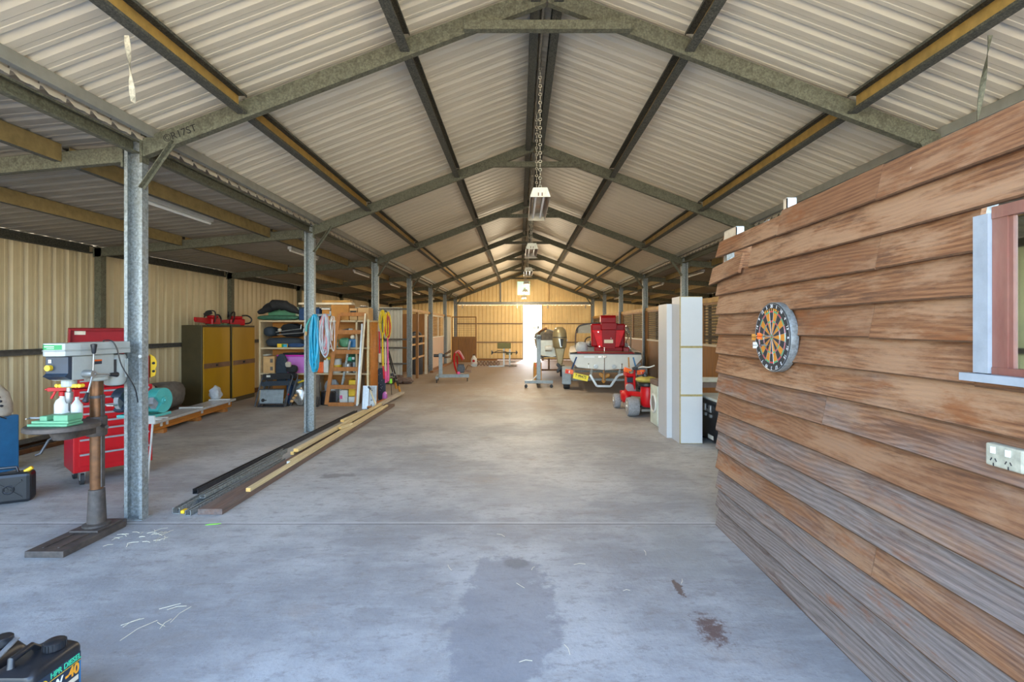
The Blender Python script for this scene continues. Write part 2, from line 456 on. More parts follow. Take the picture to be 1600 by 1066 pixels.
def concrete():
    m = bpy.data.materials.new('worn_concrete'); m.use_nodes = True
    nt = m.node_tree; b = nt.nodes['Principled BSDF']
    g = _n(nt, 'ShaderNodeNewGeometry'); P = g.outputs['Position']
    sp = _n(nt, 'ShaderNodeSeparateXYZ'); nt.links.new(P, sp.inputs[0])
    X, Y = sp.outputs['X'], sp.outputs['Y']
    big = noise(nt, P, .55, 6, .65)
    streak = noise(nt, P, 2.0, 7, .72, (.9, 4, 1), -.5)
    dap = noise(nt, P, 9, 6, .75, (.8, 1.6, 1), -.3)
    speck = noise(nt, P, 75, 3, .6)
    fine = noise(nt, P, 38, 4, .7)
    swirl = noise(nt, P, 3.2, 7, .72, (1, 1.6, 1), dist=.6)
    col = mixc(nt, band(nt, big, .4, .6), (.27, .275, .28), (.42, .425, .42))
    col = mixc(nt, mathn(nt, 'MULTIPLY', band(nt, streak, .48, .68), .26), col, (.50, .51, .515))
    col = mixc(nt, mathn(nt, 'MULTIPLY', band(nt, streak, .5, .34), .22), col, (.215, .21, .205))
    col = mixc(nt, mathn(nt, 'MULTIPLY', band(nt, dap, .5, .68), .7), col, (.22, .21, .2))
    col = mixc(nt, mathn(nt, 'MULTIPLY', band(nt, speck, .66, .74), .55), col, (.62, .61, .58))
    col = mixc(nt, mathn(nt, 'MULTIPLY', band(nt, speck, .34, .27), .6), col, (.11, .10, .09))
    col = mixc(nt, mathn(nt, 'MULTIPLY', band(nt, swirl, .52, .72), .5), col, (.25, .225, .2))
    col = mixc(nt, mathn(nt, 'MULTIPLY', band(nt, fine, .54, .74), .5), col, (.2, .19, .18))
    tan = noise(nt, P, 1.3, 6, .7)
    col = mixc(nt, mathn(nt, 'MULTIPLY', band(nt, tan, .56, .74), .3), col, (.38, .29, .21))
    # brown dirt trodden over the slab towards the stables
    dirt_n = noise(nt, P, .8, 7, .7, (1, .35, 1))
    far = mathn(nt, 'ADD', mathn(nt, 'MULTIPLY', Y, .075), mathn(nt, 'MULTIPLY', dirt_n, 1.0))
    col = mixc(nt, mathn(nt, 'MULTIPLY', band(nt, far, .98, 1.7), .88), col, (.265, .19, .125))
    clod = noise(nt, P, 5, 5, .75)
    col = mixc(nt, mathn(nt, 'MULTIPLY', mathn(nt, 'MULTIPLY', band(nt, clod, .58, .7), band(nt, Y, 11.5, 14)), .8), col, (.15, .09, .055))
    wob = noise(nt, P, 3.5, 6, .7)
    wob2 = noise(nt, P, 24, 5, .8)
    def stain(cx, cy, rx, ry, colr, amt, ragged=.8, edge=.12, speck_=False):
        nonlocal col
        dx = mathn(nt, 'DIVIDE', mathn(nt, 'SUBTRACT', X, cx), rx)
        dy = mathn(nt, 'DIVIDE', mathn(nt, 'SUBTRACT', Y, cy), ry)
        d = mathn(nt, 'SQRT', mathn(nt, 'ADD', mathn(nt, 'MULTIPLY', dx, dx), mathn(nt, 'MULTIPLY', dy, dy)))
        d = mathn(nt, 'ADD', d, mathn(nt, 'MULTIPLY', mathn(nt, 'SUBTRACT', wob, .5), ragged * 2))
        if speck_: d = mathn(nt, 'ADD', d, mathn(nt, 'MULTIPLY', mathn(nt, 'SUBTRACT', wob2, .5), 3.2))
        col = mixc(nt, mathn(nt, 'MULTIPLY', band(nt, d, 1.0, 1.0 - edge), amt), col, colr)
    stain(-.08, 2.7, .32, .85, (.18, .19, .215), .6, .95, .22)          # damp-looking patch in front of the camera
    stain(-.02, 3.35, .10, .09, (.12, .12, .12), .5, .9, .5)
    stain(1.02, 2.62, .10, .16, (.10, .04, .025), .8, .9, .7, True)      # dark red crumbly spill by the boards
    stain(.98, 3.05, .03, .10, (.10, .05, .03), .8, 1.0, .3, True)
    stain(-2.05, 5.35, .26, .10, (.13, .125, .12), .6, 1.6, .6)
    stain(.08, 4.75, .55, .30, (.30, .31, .315), .45, .25, .1)
    stain(-5.05, 5.9, .6, .35, (.10, .095, .09), .5, 1.2, .5)
    stain(1.15, 3.55, .28, .55, (.30, .31, .30), .5, 1.1, .4)
    stain(-1.05, 8.6, 1.2, .9, (.44, .43, .41), .5, .8, .5)
    def line(v, c0, w, cl, amt):
        nonlocal col
        d = mathn(nt, 'ABSOLUTE', mathn(nt, 'SUBTRACT', mathn(nt, 'ADD', v, mathn(nt, 'MULTIPLY', mathn(nt, 'SUBTRACT', wob, .5), .012)), c0))
        col = mixc(nt, mathn(nt, 'MULTIPLY', band(nt, d, w, w * .4), amt), col, cl)
    for yy in (4.02, 8.9, 13.9):
        line(Y, yy, .007, (.10, .10, .10), .8)
        line(Y, yy + .035, .02, (.52, .53, .53), .45)
    nt.links.new(col, b.inputs['Base Color'])
    b.inputs['Roughness'].default_value = .62
    b.inputs['Specular IOR Level'].default_value = .35
    bp = _n(nt, 'ShaderNodeBump'); bp.inputs['Strength'].default_value = .25; bp.inputs['Distance'].default_value = .01
    h = mathn(nt, 'ADD', fine, mathn(nt, 'MULTIPLY', swirl, 1.2))
    nt.links.new(h, bp.inputs['Height']); nt.links.new(bp.outputs['Normal'], b.inputs['Normal'])
    return m

def weatherboard():
    m = bpy.data.materials.new('weathered_cedar_boards'); m.use_nodes = True
    nt = m.node_tree; b = nt.nodes['Principled BSDF']
    g = _n(nt, 'ShaderNodeNewGeometry'); P = g.outputs['Position']
    a = _n(nt, 'ShaderNodeAttribute'); a.attribute_name = 'rnd'; R = a.outputs['Fac']
    # rnd: integer part = which board, fraction = how grey the board has weathered
    idx = mathn(nt, 'FLOOR', R); grey = mathn(nt, 'FRACT', R)
    rr = mathn(nt, 'FRACT', mathn(nt, 'MULTIPLY', idx, .3717))
    off = _n(nt, 'ShaderNodeCombineXYZ')
    nt.links.new(mathn(nt, 'MULTIPLY', idx, 3.7), off.inputs['X']); nt.links.new(mathn(nt, 'MULTIPLY', idx, 1.93), off.inputs['Y'])
    vec = _n(nt, 'ShaderNodeVectorMath', operation='ADD'); nt.links.new(P, vec.inputs[0]); nt.links.new(off.outputs[0], vec.inputs[1])
    V = vec.outputs[0]
    sp = _n(nt, 'ShaderNodeSeparateXYZ'); nt.links.new(V, sp.inputs[0])
    warp = noise(nt, V, 1.0, 2, .45, (1, .9, 3.2))
    ph = mathn(nt, 'ADD', mathn(nt, 'MULTIPLY', sp.outputs['Z'], 46), mathn(nt, 'MULTIPLY', warp, 10))
    ring = mathn(nt, 'ADD', mathn(nt, 'MULTIPLY', mathn(nt, 'SINE', mathn(nt, 'MULTIPLY', ph, 6.0)), .5), .5)
    fib = noise(nt, V, 7, 7, .75, (1, .7, 24))
    pat = noise(nt, V, 1.5, 7, .7, (1, .8, 3.5))
    tone = mathn(nt, 'ADD', mathn(nt, 'MULTIPLY', ring, .15), mathn(nt, 'MULTIPLY', fib, .92))
    col = mixc(nt, band(nt, tone, .25, .85), (.12, .046, .02), (.40, .19, .085))
    col = mixc(nt, mathn(nt, 'MULTIPLY', band(nt, pat, .46, .62), .6), col, (.50, .305, .175))
    col = mixc(nt, mathn(nt, 'MULTIPLY', rr, .42), col, (.20, .095, .05))
    gn = noise(nt, V, 2.4, 6, .7, (1, .7, 4))
    gf = band(nt, mathn(nt, 'ADD', mathn(nt, 'MULTIPLY', grey, 1.25), mathn(nt, 'SUBTRACT', gn, .62)), .12, .62)
    gcol = mixc(nt, band(nt, tone, .25, .9), (.11, .09, .08), (.32, .275, .25))
    col = mixc(nt, mathn(nt, 'MULTIPLY', gf, .9), col, gcol)
    rn = noise(nt, V, 1.5, 6, .75, (1, .8, 3.2))
    col = mixc(nt, mathn(nt, 'MULTIPLY', band(nt, rn, .55, .68), .7), col, (.25, .085, .026))
    dk = noise(nt, V, 2.2, 6, .75, (1, .6, 5))
    col = mixc(nt, mathn(nt, 'MULTIPLY', band(nt, dk, .54, .68), .7), col, (.10, .05, .03))
    # pale splashes and knots
    vo = _n(nt, 'ShaderNodeTexVoronoi'); vo.inputs['Scale'].default_value = 6.5
    mp = _n(nt, 'ShaderNodeMapping'); mp.inputs['Scale'].default_value = (1, 1.7, .8); nt.links.new(V, mp.inputs['Vector']); nt.links.new(mp.outputs[0], vo.inputs['Vector'])
    spn = noise(nt, V, 30, 3, .6)
    dd = mathn(nt, 'ADD', vo.outputs['Distance'], mathn(nt, 'MULTIPLY', spn, .16))
    sel = mathn(nt, 'GREATER_THAN', noise(nt, V, 2.0, 2, .5), .46)
    col = mixc(nt, mathn(nt, 'MULTIPLY', mathn(nt, 'MULTIPLY', band(nt, dd, .115, .05), sel), .75), col, (.66, .56, .44))
    nt.links.new(col, b.inputs['Base Color'])
    b.inputs['Roughness'].default_value = .72
    b.inputs['Specular IOR Level'].default_value = .25
    bp = _n(nt, 'ShaderNodeBump'); bp.inputs['Strength'].default_value = .55; bp.inputs['Distance'].default_value = .006
    nt.links.new(tone, bp.inputs['Height']); nt.links.new(bp.outputs['Normal'], b.inputs['Normal'])
    return m

board_edge = mat('brown_edge_lap_shade', (.11, .05, .02), .8, .0, .3, 20, world=True)  # brown lower edge, darkened to paint in the shadow line under each lap
concrete_m = concrete()
board_m = weatherboard()
# ------------------------------------------------------------------ the shed
RX, RZ, SL = .233, 4.473, .382            # ridge position, rafter top at the ridge, slope
Y0, DY, NF = 4.113, 3.44, 7
YK = [Y0 + DY * k for k in range(NF)]
YF, YB = .45, 24.95                       # open front, closed back
XC, XW = 3.457, 6.853                     # column line and outer wall, from the ridge
def Rt(x): return RZ - SL * abs(x - RX)
def Ls(o): return 3.205 - .092 * (o - 3.33)        # lean-to sheet, o = distance from the ridge
def sx(s, o): return RX + s * o
PITCH = .19
def ribs(a, b, hr=.032, pitch=PITCH):
    out, t = [], a
    while t < b:
        for dt, h in ((0, 0), (.045, .0), (.05, .003), (.082, .003), (.087, 0), (.116, 0), (.122, hr), (.134, hr), (.184, 0)):
            if t + dt * pitch / .19 < b: out.append((t + dt * pitch / .19, h))
        t += pitch
    out.append((b, 0)); return out

def sheet(fn, a, b, **kw):
    mb = MB(); P = ribs(a, b, **kw)
    mb.grid([[fn(t, h)[0] for t, h in P], [fn(t, h)[1] for t, h in P]])
    return mb

def cee(mb, p0, p1, d, f, lip, up, fd, t=.005, idx=None):
    """cold-formed C channel; p0-p1 runs along the outer bottom corner of the web"""
    p0, p1, up, fd = Vector(p0), Vector(p1), Vector(up), Vector(fd)
    poly = [(0, 0), (f, 0), (f, lip), (f - t, lip), (f - t, t), (t, t), (t, d - t), (f - t, d - t), (f - t, d - lip), (f, d - lip), (f, d), (0, d)]
    b0 = len(mb.f)
    mb.prism(poly, lambda a, b, q: q + fd * a + up * b, p0, p1)
    if idx:
        for k in idx: mb.mi[b0 + 2 + k] = 1
    return mb

mb = MB(); mb.box(-9, 9.5, -3, 30, -.12, 0)
struct('floor', mb, concrete_m)
mb = MB(); mb.box(-60, 60, -40, 110, -.5, -.13)
struct('ground', mb, ground_m)

for s, nm in ((-1, 'left'), (1, 'right')):
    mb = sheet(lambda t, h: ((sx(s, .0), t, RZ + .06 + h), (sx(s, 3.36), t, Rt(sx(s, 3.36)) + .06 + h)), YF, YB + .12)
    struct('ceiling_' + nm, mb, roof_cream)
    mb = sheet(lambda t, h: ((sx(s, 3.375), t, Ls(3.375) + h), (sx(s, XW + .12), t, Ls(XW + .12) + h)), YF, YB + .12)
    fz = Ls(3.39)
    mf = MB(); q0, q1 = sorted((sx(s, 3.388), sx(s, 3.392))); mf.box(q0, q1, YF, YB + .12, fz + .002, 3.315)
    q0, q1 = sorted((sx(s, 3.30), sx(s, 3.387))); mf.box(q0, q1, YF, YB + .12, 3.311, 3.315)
    struct('trim_%d' % (20 if s < 0 else 21), mf, roof_cream)  # flashing added to keep sun from leaking through the eave gap
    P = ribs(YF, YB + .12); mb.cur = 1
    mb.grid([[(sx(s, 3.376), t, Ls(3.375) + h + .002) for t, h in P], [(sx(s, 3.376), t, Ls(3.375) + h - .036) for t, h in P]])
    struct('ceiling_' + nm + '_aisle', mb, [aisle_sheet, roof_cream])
    mb = sheet(lambda t, h: ((sx(s, XW + h), t, .06), (sx(s, XW + h), t, Ls(XW) - .01)), YF, YB, pitch=.2, hr=.042)
    struct('wall_' + nm, mb, wall_cream if s < 0 else warm_lit_cream)
    if s > 0:
        mb = sheet(lambda t, h: ((sx(s, XW - .004 + h), t, .06), (sx(s, XW - .004 + h), t, Ls(XW) - .012)), YF, 9.0, pitch=.2, hr=.042)
        struct('wall_right_front', mb, green_sheet)
    # girts of the outer wall
    mb = MB()
    cee(mb, (sx(s, XW - .01), YF, 1.24), (sx(s, XW - .01), YB, 1.24), .08, .05, .012, (0, 0, 1), (-s, 0, 0))
    struct('trim_%d' % (1 if s < 0 else 2), mb, rail_dark)
    mb = MB()
    mb.box(min(sx(s, XW - .06), sx(s, XW)), max(sx(s, XW - .06), sx(s, XW)), YF, YB, 0, .11)
    struct('baseboard_' + nm, mb, rust)

frame_word = lambda k: 'nearest' if k == 0 else 'farthest' if k == NF - 1 else ORD[k]
for k, y in enumerate(YK):
    fw = '%s portal frame%s' % (frame_word(k), '' if k in (0, NF - 1) else ' from the camera')
    for s, nm in ((-1, 'left'), (1, 'right')):
        # column: lipped channel open to the front, on a small base plate
        mb = MB(); o = XC
        xl, xr = sx(s, o) - .075, sx(s, o) + .075
        poly = [(0, 0), (.028, 0), (.028, .006), (.006, .006), (.006, .064), (.144, .064), (.144, .006), (.122, .006), (.122, 0), (.15, 0), (.15, .07), (0, .07)]
        mb.prism(poly, lambda a, b, q: Vector((xl + a, y + b, q)), .008, 3.2)
        mb.box(xl - .012, xr + .012, y - .02, y + .1, 0, .008)
        for zz in (.06, .16):
            mb.cyl((xl - .004, y + .035, zz), (xl - .022, y + .035, zz), .012, seg=6)
        struct('steel_column', mb, galv, '%s galvanised steel column of the %s' % (nm, fw), 'column')
        # main rafter
        mb = MB()
        x0, x1 = sx(s, XC - .08), sx(s, .008)
        n = Vector((0, 0, 1))
        cee(mb, (x0, y, Rt(x0) - .15), (x1, y, Rt(x1) - .15), .15, .06, .018, (0, 0, 1), (0, 1, 0))
        mb.box(min(x0, x0 - s * -.02), max(x0, x0 - s * -.02), y - .01, y + .07, Rt(x0) - .2, Rt(x0) + .06)
        struct('rafter_beam', mb, galv_roof, '%s sloping roof rafter of the %s' % (nm, fw), 'beam')
        if k == 0 and s < 0:
            text('handwriting', '\u00a9R17ST', .085, (-2.83, y - .003, Rt(-2.83) - .078), Matrix.Rotation(-math.atan(SL), 3, 'Y') @ Matrix.Rotation(PI / 2, 3, 'X'), ink_grey)
            bpy.data.objects['handwriting'].parent = bpy.data.objects['rafter_beam']
        # knee brace
        mb = MB()
        mb.bar((sx(s, XC - .34), y - .012, Rt(sx(s, XC - .34)) - .12), (sx(s, XC - .07), y - .012, 2.77), .006, .05, (1, 0, .8))
        mb.bar((sx(s, XC - .34), y + .01, Rt(sx(s, XC - .34)) - .12), (sx(s, XC - .07), y + .01, 2.77), .045, .006, (1, 0, .8))
        struct('brace_beam', mb, galv_roof, '%s angled knee brace between rafter and column of the %s' % (nm, fw), 'beam')
        # aisle rafter and outer wall column
        mb = MB()
        a0, a1 = XC + .08, XW - .08
        cee(mb, (sx(s, a0), y, Ls(a0) - .195), (sx(s, a1), y, Ls(a1) - .195), .13, .06, .018, (0, 0, 1), (0, 1, 0))
        mb.box(min(sx(s, a0), sx(s, a0 + .015)), max(sx(s, a0), sx(s, a0 + .015)), y - .01, y + .07, Ls(a0) - .24, Ls(a0) - .03)
        struct('rafter_beam', mb, galv_roof, '%s aisle rafter of the %s' % (nm, fw), 'beam')
        mb = MB()
        xl = sx(s, XW - .155) - .05
        mb.prism([(0, 0), (.1, 0), (.1, .1), (.08, .1), (.08, .006), (.006, .006), (.006, .1), (0, .1)], lambda a, b, q: Vector((xl + a, y + b, q)), 0, Ls(XW) - .04)
        struct('steel_column', mb, galv_roof, '%s outer wall column in line with the %s' % (nm, fw), 'column')
    # collar tie
    mb = MB(); zt = 4.06
    hw_ = (RZ - .15 - zt) / SL
    cee(mb, (RX - hw_, y - .065, zt), (RX + hw_, y - .065, zt), .075, .06, .015, (0, 0, 1), (0, 1, 0))
    struct('tie_beam', mb, galv_roof, 'short horizontal collar tie under the ridge of the %s' % fw, 'beam')

# purlins: one length per bay
edges = [YF] + [y for y in YK]
edges[-1] = YK[-1]
for b in range(len(edges) - 1):
    ya, yb = edges[b] + (.067 if b else 0), edges[b + 1] - .004
    bw = 'over the open front' if b == 0 else 'in the %s roof bay beyond the nearest frame' % ORD[b - 1]
    for s, nm in ((-1, 'left'), (1, 'right')):
        for o, what in ((.135, 'ridge'), (1.225, 'upper'), (2.58, 'lower')):
            x = sx(s, o); zb = Rt(x) + .055 - .155
            mb = MB()
            cee(mb, (x, ya, zb), (x, yb, zb), .155, .078, .02, (-s * -.0, 0, 1), (-s, 0, -s * (-s) * 0 + .0), idx=(5, 11))
            struct('purlin_beam', mb, [flange_dark, flange_dark if what == 'ridge' else web_tan], '%s %s purlin %s' % (nm, what, bw), 'beam')
        x = sx(s, 3.283)
        mb = MB()
        cee(mb, (x, edges[b] + .001, Rt(x) - .025), (x, edges[b + 1], Rt(x) - .025), .082, .05, .015, (0, 0, 1), (s, 0, 0))
        struct('purlin_beam', mb, eave_grey, '%s eave purlin %s' % (nm, bw), 'beam')
        x = sx(s, XC - .05)
        mb = MB()
        cee(mb, (sx(s, XC), ya + .01, 3.055), (sx(s, XC), yb, 3.055), .105, .055, .015, (0, 0, 1), (-s, 0, 0))
        struct('eave_beam', mb, galv_roof, '%s green-grey eave channel between columns %s' % (nm, bw), 'beam')
        for o, what in ((4.05, 'inner'), (5.4, 'outer')):
            x = sx(s, o); zb = Ls(o) - .15
            mb = MB()
            cee(mb, (x, ya, zb), (x, yb, zb), .145, .06, .018, (0, 0, 1), (s, 0, 0), idx=(5, 11))
            struct('purlin_beam', mb, [flange_dark, web_brown], '%s aisle %s purlin %s' % (nm, what, bw), 'beam')
        x = sx(s, XW - .03)
        mb = MB()
        cee(mb, (x, ya, Ls(XW) - .135), (x, yb, Ls(XW) - .135), .12, .06, .018, (0, 0, 1), (-s, 0, 0))
        struct('purlin_beam', mb, flange_dark, '%s outer wall plate channel %s' % (nm, bw), 'beam')
# cyclone straps hanging between the near purlins
for s, nm in ((-1, 'left'), (1, 'right')):
    mb = MB(); x = sx(s, 2.62)
    x0, x1, zb_ = ((-2.36, -2.32, 2.957) if s < 0 else (2.83, 2.74, 2.77))
    n_ = 9
    pts = [Vector((x0 + (x1 - x0) * i / n_, 2.96, 3.36 + (zb_ - 3.36) * i / n_)) for i in range(n_ + 1)]
    mb.grid([[p + Vector((math.cos(i * .5) * q, math.sin(i * .5) * q, 0)) for q in (-.014, .014)] for i, p in enumerate(pts)])
    mb.grid([[p + Vector((math.cos(i * .5) * q, math.sin(i * .5) * q + .003, 0)) for q in (.014, -.014)] for i, p in enumerate(pts)])
    one('hanging_strap', 'dusty twisted steel strap hanging from the %s lower purlin near the camera' % nm, 'strap', mb, dust_ridge_light if s < 0 else galv_roof)

# back wall: gable above the door track, aisle ends, sliding doors below
mb = sheet(lambda t, h: ((t, YB + h, 2.86), (t, YB + h, Rt(t) + .064)), sx(-1, XC), sx(1, XC))
struct('wall_back', mb, warm_lit_cream)
for s, nm in ((-1, 'left'), (1, 'right')):
    a, b = sorted((sx(s, XC), sx(s, XW)))
    mb = sheet(lambda t, h: ((t, YB + h, 0), (t, YB + h, Ls(abs(t - RX)) + .003)), a, b)
    struct('wall_back_' + nm, mb, warm_lit_cream)
mb = MB(); cee(mb, (sx(-1, XC), YB - .1, 2.79), (sx(1, XC), YB - .1, 2.79), .14, .06, .018, (0, 0, 1), (0, 1, 0))
struct('trim_3', mb, galv)
mb = MB(); mb.box(sx(-1, XC), sx(1, XC), YB - .16, YB - .11, 2.765, 2.80)
struct('trim_4', mb, warm_lit_cream)
for i, (a, b) in enumerate(((-3.16, .19), (1.12, 3.63))):
    mb = sheet(lambda t, h: ((t, YB - .09 + h, .004), (t, YB - .09 + h, 2.765)), a, b)
    d = struct('door_%d' % (i + 1), mb, warm_lit_cream)
    mb = MB()
    for z in (.87, 1.81): mb.box(a, b, YB - .13, YB - .095, z, z + .045)
    mb.box(a, a + .03, YB - .13, YB - .095, .03, 2.765); mb.box(b - .03, b, YB - .13, YB - .095, .03, 2.765); mb.box(a, b, YB - .13, YB - .095, .006, .07)
    mb.build('door_frame', brown_mid, d)
    for xx in (a + .3, b - .3):
        mb = MB(); mb.box(xx - .02, xx + .02, YB - .15, YB - .135, 2.60, 2.80); mb.cyl((xx, YB - .15, 2.80), (xx, YB - .12, 2.80), .04, seg=12); mb.build('roller', steel, d)
mb = MB(); mb.box(-.10, .53, YB - .012, YB - .002, 3.28, 3.96)
for i in range(3): mb.box(-.1, .53, YB - .016, YB - .012, 3.44 + i * .17, 3.45 + i * .17)
struct('window_1', mb, vent_green)
for i, x in enumerate((-.98, 1.44)):
    mb = MB(); cee(mb, (x, YB - .02, 2.93), (x, YB - .02, Rt(x) - .02), .06, .06, .015, (1, 0, 0), (0, -1, 0))
    struct('trim_%d' % (5 + i), mb, warm_lit_cream if i else galv)

# ------------------------------------------------------------------ the weatherboard room on the right
BX, BH, NB = 1.63, .1553, 15
WY0, WY1, WZ0, WZ1 = .8, 1.728, 1.446, 1.99
joints = {14: [2.207, 3.057], 13: [], 12: [2.21], 11: [], 10: [2.25], 9: [], 8: [], 7: [2.6], 6: [], 5: [], 4: [], 3: [2.235], 2: [], 1: [], 0: []}
greys = [.62, .66, .60, .30, .55, .42, .22, .36, .20, .10, .12, .06, .08, .04, .03]
mb = MB(); uid = 0
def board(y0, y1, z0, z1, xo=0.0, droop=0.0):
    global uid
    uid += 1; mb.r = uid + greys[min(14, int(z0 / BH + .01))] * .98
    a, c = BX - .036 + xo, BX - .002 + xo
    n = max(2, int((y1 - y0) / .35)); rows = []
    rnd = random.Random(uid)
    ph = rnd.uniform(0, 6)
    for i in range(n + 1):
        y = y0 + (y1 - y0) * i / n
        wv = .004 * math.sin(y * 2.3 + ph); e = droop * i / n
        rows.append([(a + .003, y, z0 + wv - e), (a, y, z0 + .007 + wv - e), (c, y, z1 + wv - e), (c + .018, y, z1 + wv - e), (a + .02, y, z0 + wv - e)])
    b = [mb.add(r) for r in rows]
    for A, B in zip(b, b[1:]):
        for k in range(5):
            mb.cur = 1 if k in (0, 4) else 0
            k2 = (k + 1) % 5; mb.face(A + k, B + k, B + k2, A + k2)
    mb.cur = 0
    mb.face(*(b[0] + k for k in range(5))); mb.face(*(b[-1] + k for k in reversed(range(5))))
for i in range(NB):
    z0, z1 = i * BH, (i + 1) * BH + .022
    ys = [.5] + [j for j in joints[i]] + [4.01]
    if i == NB - 1: z1 = 2.335
    for a, b in zip(ys, ys[1:]):
        g = .002
        if i == 13 and b > 4: b = 3.44
        zz1 = z1 - (.03 if i == 14 and a > 3 else 0)
        if z0 >= WZ0 and z0 < WZ1 - .03 and a < WY1:
            if b > WY1: board(WY1 + .002, b - g, z0, z1)
            board(.5, WY0, z0, z1)
        elif i == 9 and a < WY1:
            if b > WY1: board(WY1 + .002, b - g, z0, z1)
            board(.5, WY1, z0, WZ0)
        else:
            board(a + (g if a > .5 else 0), b - g, z0, zz1)
board(3.55, 4.10, 13 * BH - .02, 14 * BH - .03, -.02, .05)
# hidden studs behind the boards and the end wall of the room
for i in range(NB):
    uid += 1; mb.r = uid + greys[i] * .98
    z0 = i * BH
    q = [(1.66, 4.036, z0), (3.62, 4.036, z0), (3.62, 4.012, z0 + BH + .02), (1.66, 4.012, z0 + BH + .02)]
    p = [(x, y - .018, z) for x, y, z in q]
    b1 = mb.add(q); b2 = mb.add(p)
    mb.face(b1 + 3, b1 + 2, b1 + 1, b1); mb.face(b2, b2 + 1, b2 + 2, b2 + 3)
    for k in range(4):
        k2 = (k + 1) % 4; mb.face(b1 + k, b1 + k2, b2 + k2, b2 + k)
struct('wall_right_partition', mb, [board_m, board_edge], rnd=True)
mb = MB()
for y in (.6, WY0 - .06, WY1 + .06, 2.6, 3.3, 3.95): mb.box(BX + .021, BX + .08, y - .03, y + .03, 0, 2.32)
mb.box(BX + .021, BX + .08, .5, 4.0, 2.25, 2.30)
struct('trim_7', mb, galv)
# window
mb = MB(); mb.box(BX - .040, BX + .01, WY1 - .055, WY1, WZ0, WZ1)
mb.box(BX - .040, BX + .01, WY0, WY0 + .06, WZ0, WZ1)
w2 = struct('window_2', mb, flash_white)
mb = MB()
for a, b in ((WY1 - .108, WY1 - .056), (WY0 + .06, WY0 + .112)): mb.box(BX - .026, BX - .005, a, b, WZ0, WZ1)
mb.box(BX - .030, BX - .003, WY0 + .05, WY1 - .058, WZ1 - .02, WZ1 + .02)
mb.box(BX - .030, BX - .003, WY0 + .05, WY1 - .058, WZ0 - .002, WZ0 + .022)
mb.box(BX - .020, BX - .004, WY1 - .122, WY1 - .1085, WZ0 + .02, WZ1 - .02)
mb.build('window_frame', frame_brown, w2)
mb = MB(); mb.box(BX - .012, BX - .009, WY0 + .11, WY1 - .12, WZ0 + .02, WZ1 - .02); mb.build('pane', glass, w2)
mb = MB(); mb.box(BX - .062, BX + .01, WY0 - .04, WY1 + .03, WZ0 - .03, WZ0 - .003); mb.build('window_sill', flash_white, w2)
# steel brackets on top of the wall
for (y, w, h, dx, lab) in ((3.86, .22, .07, .02, 'folded steel bracket on the far top corner of the board wall'), (3.06, .04, .10, .02, 'short steel stud end poking above the board wall')):
    mb = MB(); mb.box(BX + dx, BX + dx + .006, y - w / 2, y + w / 2, 2.302, 2.302 + h); mb.box(BX + dx, BX + dx + .06, y - w / 2, y - w / 2 + .006, 2.302, 2.302 + h); mb.box(BX + dx, BX + dx + .06, y - w / 2, y + w / 2, 2.30 + h, 2.306 + h)
    one('steel_bracket', lab, 'bracket', mb, galv_roof if False else steel)
# power point
t = Thing('power_outlet', 'grubby white double power outlet on the boards under the window', 'outlet', (BX - .03, 1.62, 1.175), w=False)
mb = MB(); mb.box(-.022, .01, -.075, .05, -.035, .04)
t.p('outlet_box', mb, mat('grubby_cream_plastic', (.42, .40, .30), .5, .0, .2, 40), bevel=.006)
for yy in (.02, -.03):
    mb = MB()
    for a, r in ((.008, .5), (-.008, -.5)): mb.cbox((-.0225, yy + a, -.012), (.002, .003, .011), (r, 0, 0))
    mb.cbox((-.0225, yy, -.028), (.002, .003, .010))
    t.p('socket_slots', mb, dark_steel)
    mb = MB(); mb.cbox((-.024, yy, .02), (.006, .014, .022)); t.p('rocker_switch', mb, white)

# ------------------------------------------------------------------ stables: partitions and fronts
# corrugated partition across the left aisle
mb = sheet(lambda t, h: ((t, 14.55 + h, .08), (t, 14.55 + h, 2.22)), -6.6, -3.45, pitch=.1, hr=.016)
struct('wall_partition', mb, white_sheet)
mb = MB()
for z in (.53, 1.0, 1.25, 2.14): mb.box(-6.6, -3.3, 14.50, 14.545, z, z + .045)
struct('trim_8', mb, rail_dark)

def stall_front(side, y0, y1, label, door=False, pale=False):
    x = RX + side * 3.50
    t = Thing('horse_stall', label, 'stall', (x, (y0 + y1) / 2, 0), w=True)
    lo = MB()
    n = max(2, int((y1 - y0) / .14)); w = (y1 - y0) / n
    for i in range(n): lo.box(x - .015, x + .015, y0 + i * w + .002, y0 + (i + 1) * w - .002, .1, 1.24)
    t.p('board_panel', lo, stall_pale if pale else stall_wood)
    mb = MB(); mb.box(x - .03, x + .03, y0, y1, 1.242, 1.285); t.p('cap_rail', mb, trim_pale)
    mb = MB(); mb.box(x - .03, x + .03, y0, y1, 0.02, .098); t.p('kick_rail', mb, stall_wood)
    mb = MB(); m = 2 if y1 - y0 > 1.8 else 1; ww = (y1 - y0) / m
    for j in range(m):
        a, b = y0 + j * ww, y0 + (j + 1) * ww
        mb.box(x - .025, x + .025, a + .001, a + .05, 1.286, 2.1); mb.box(x - .025, x + .025, b - .05, b - .001, 1.286, 2.1)
    mb.box(x - .025, x + .025, y0, y1, 2.055, 2.099)
    t.p('grille_frame', mb, trim_pale if pale else stall_wood)
    mb = MB()
    for k in range(13): mb.box(x - .006, x + .006, y0 + .03, y1 - .03, 1.32 + k * .058, 1.32 + k * .058 + (.03 if pale else .022))
    for k in range(int((y1 - y0) / (.35 if pale else .07))): mb.box(x - .004, x + .004, y0 + .06 + k * (.35 if pale else .07), y0 + .066 + k * (.35 if pale else .07), 1.29, 2.06)
    t.p('grille', mb, rail_wood if pale else mesh_dark)
    return t

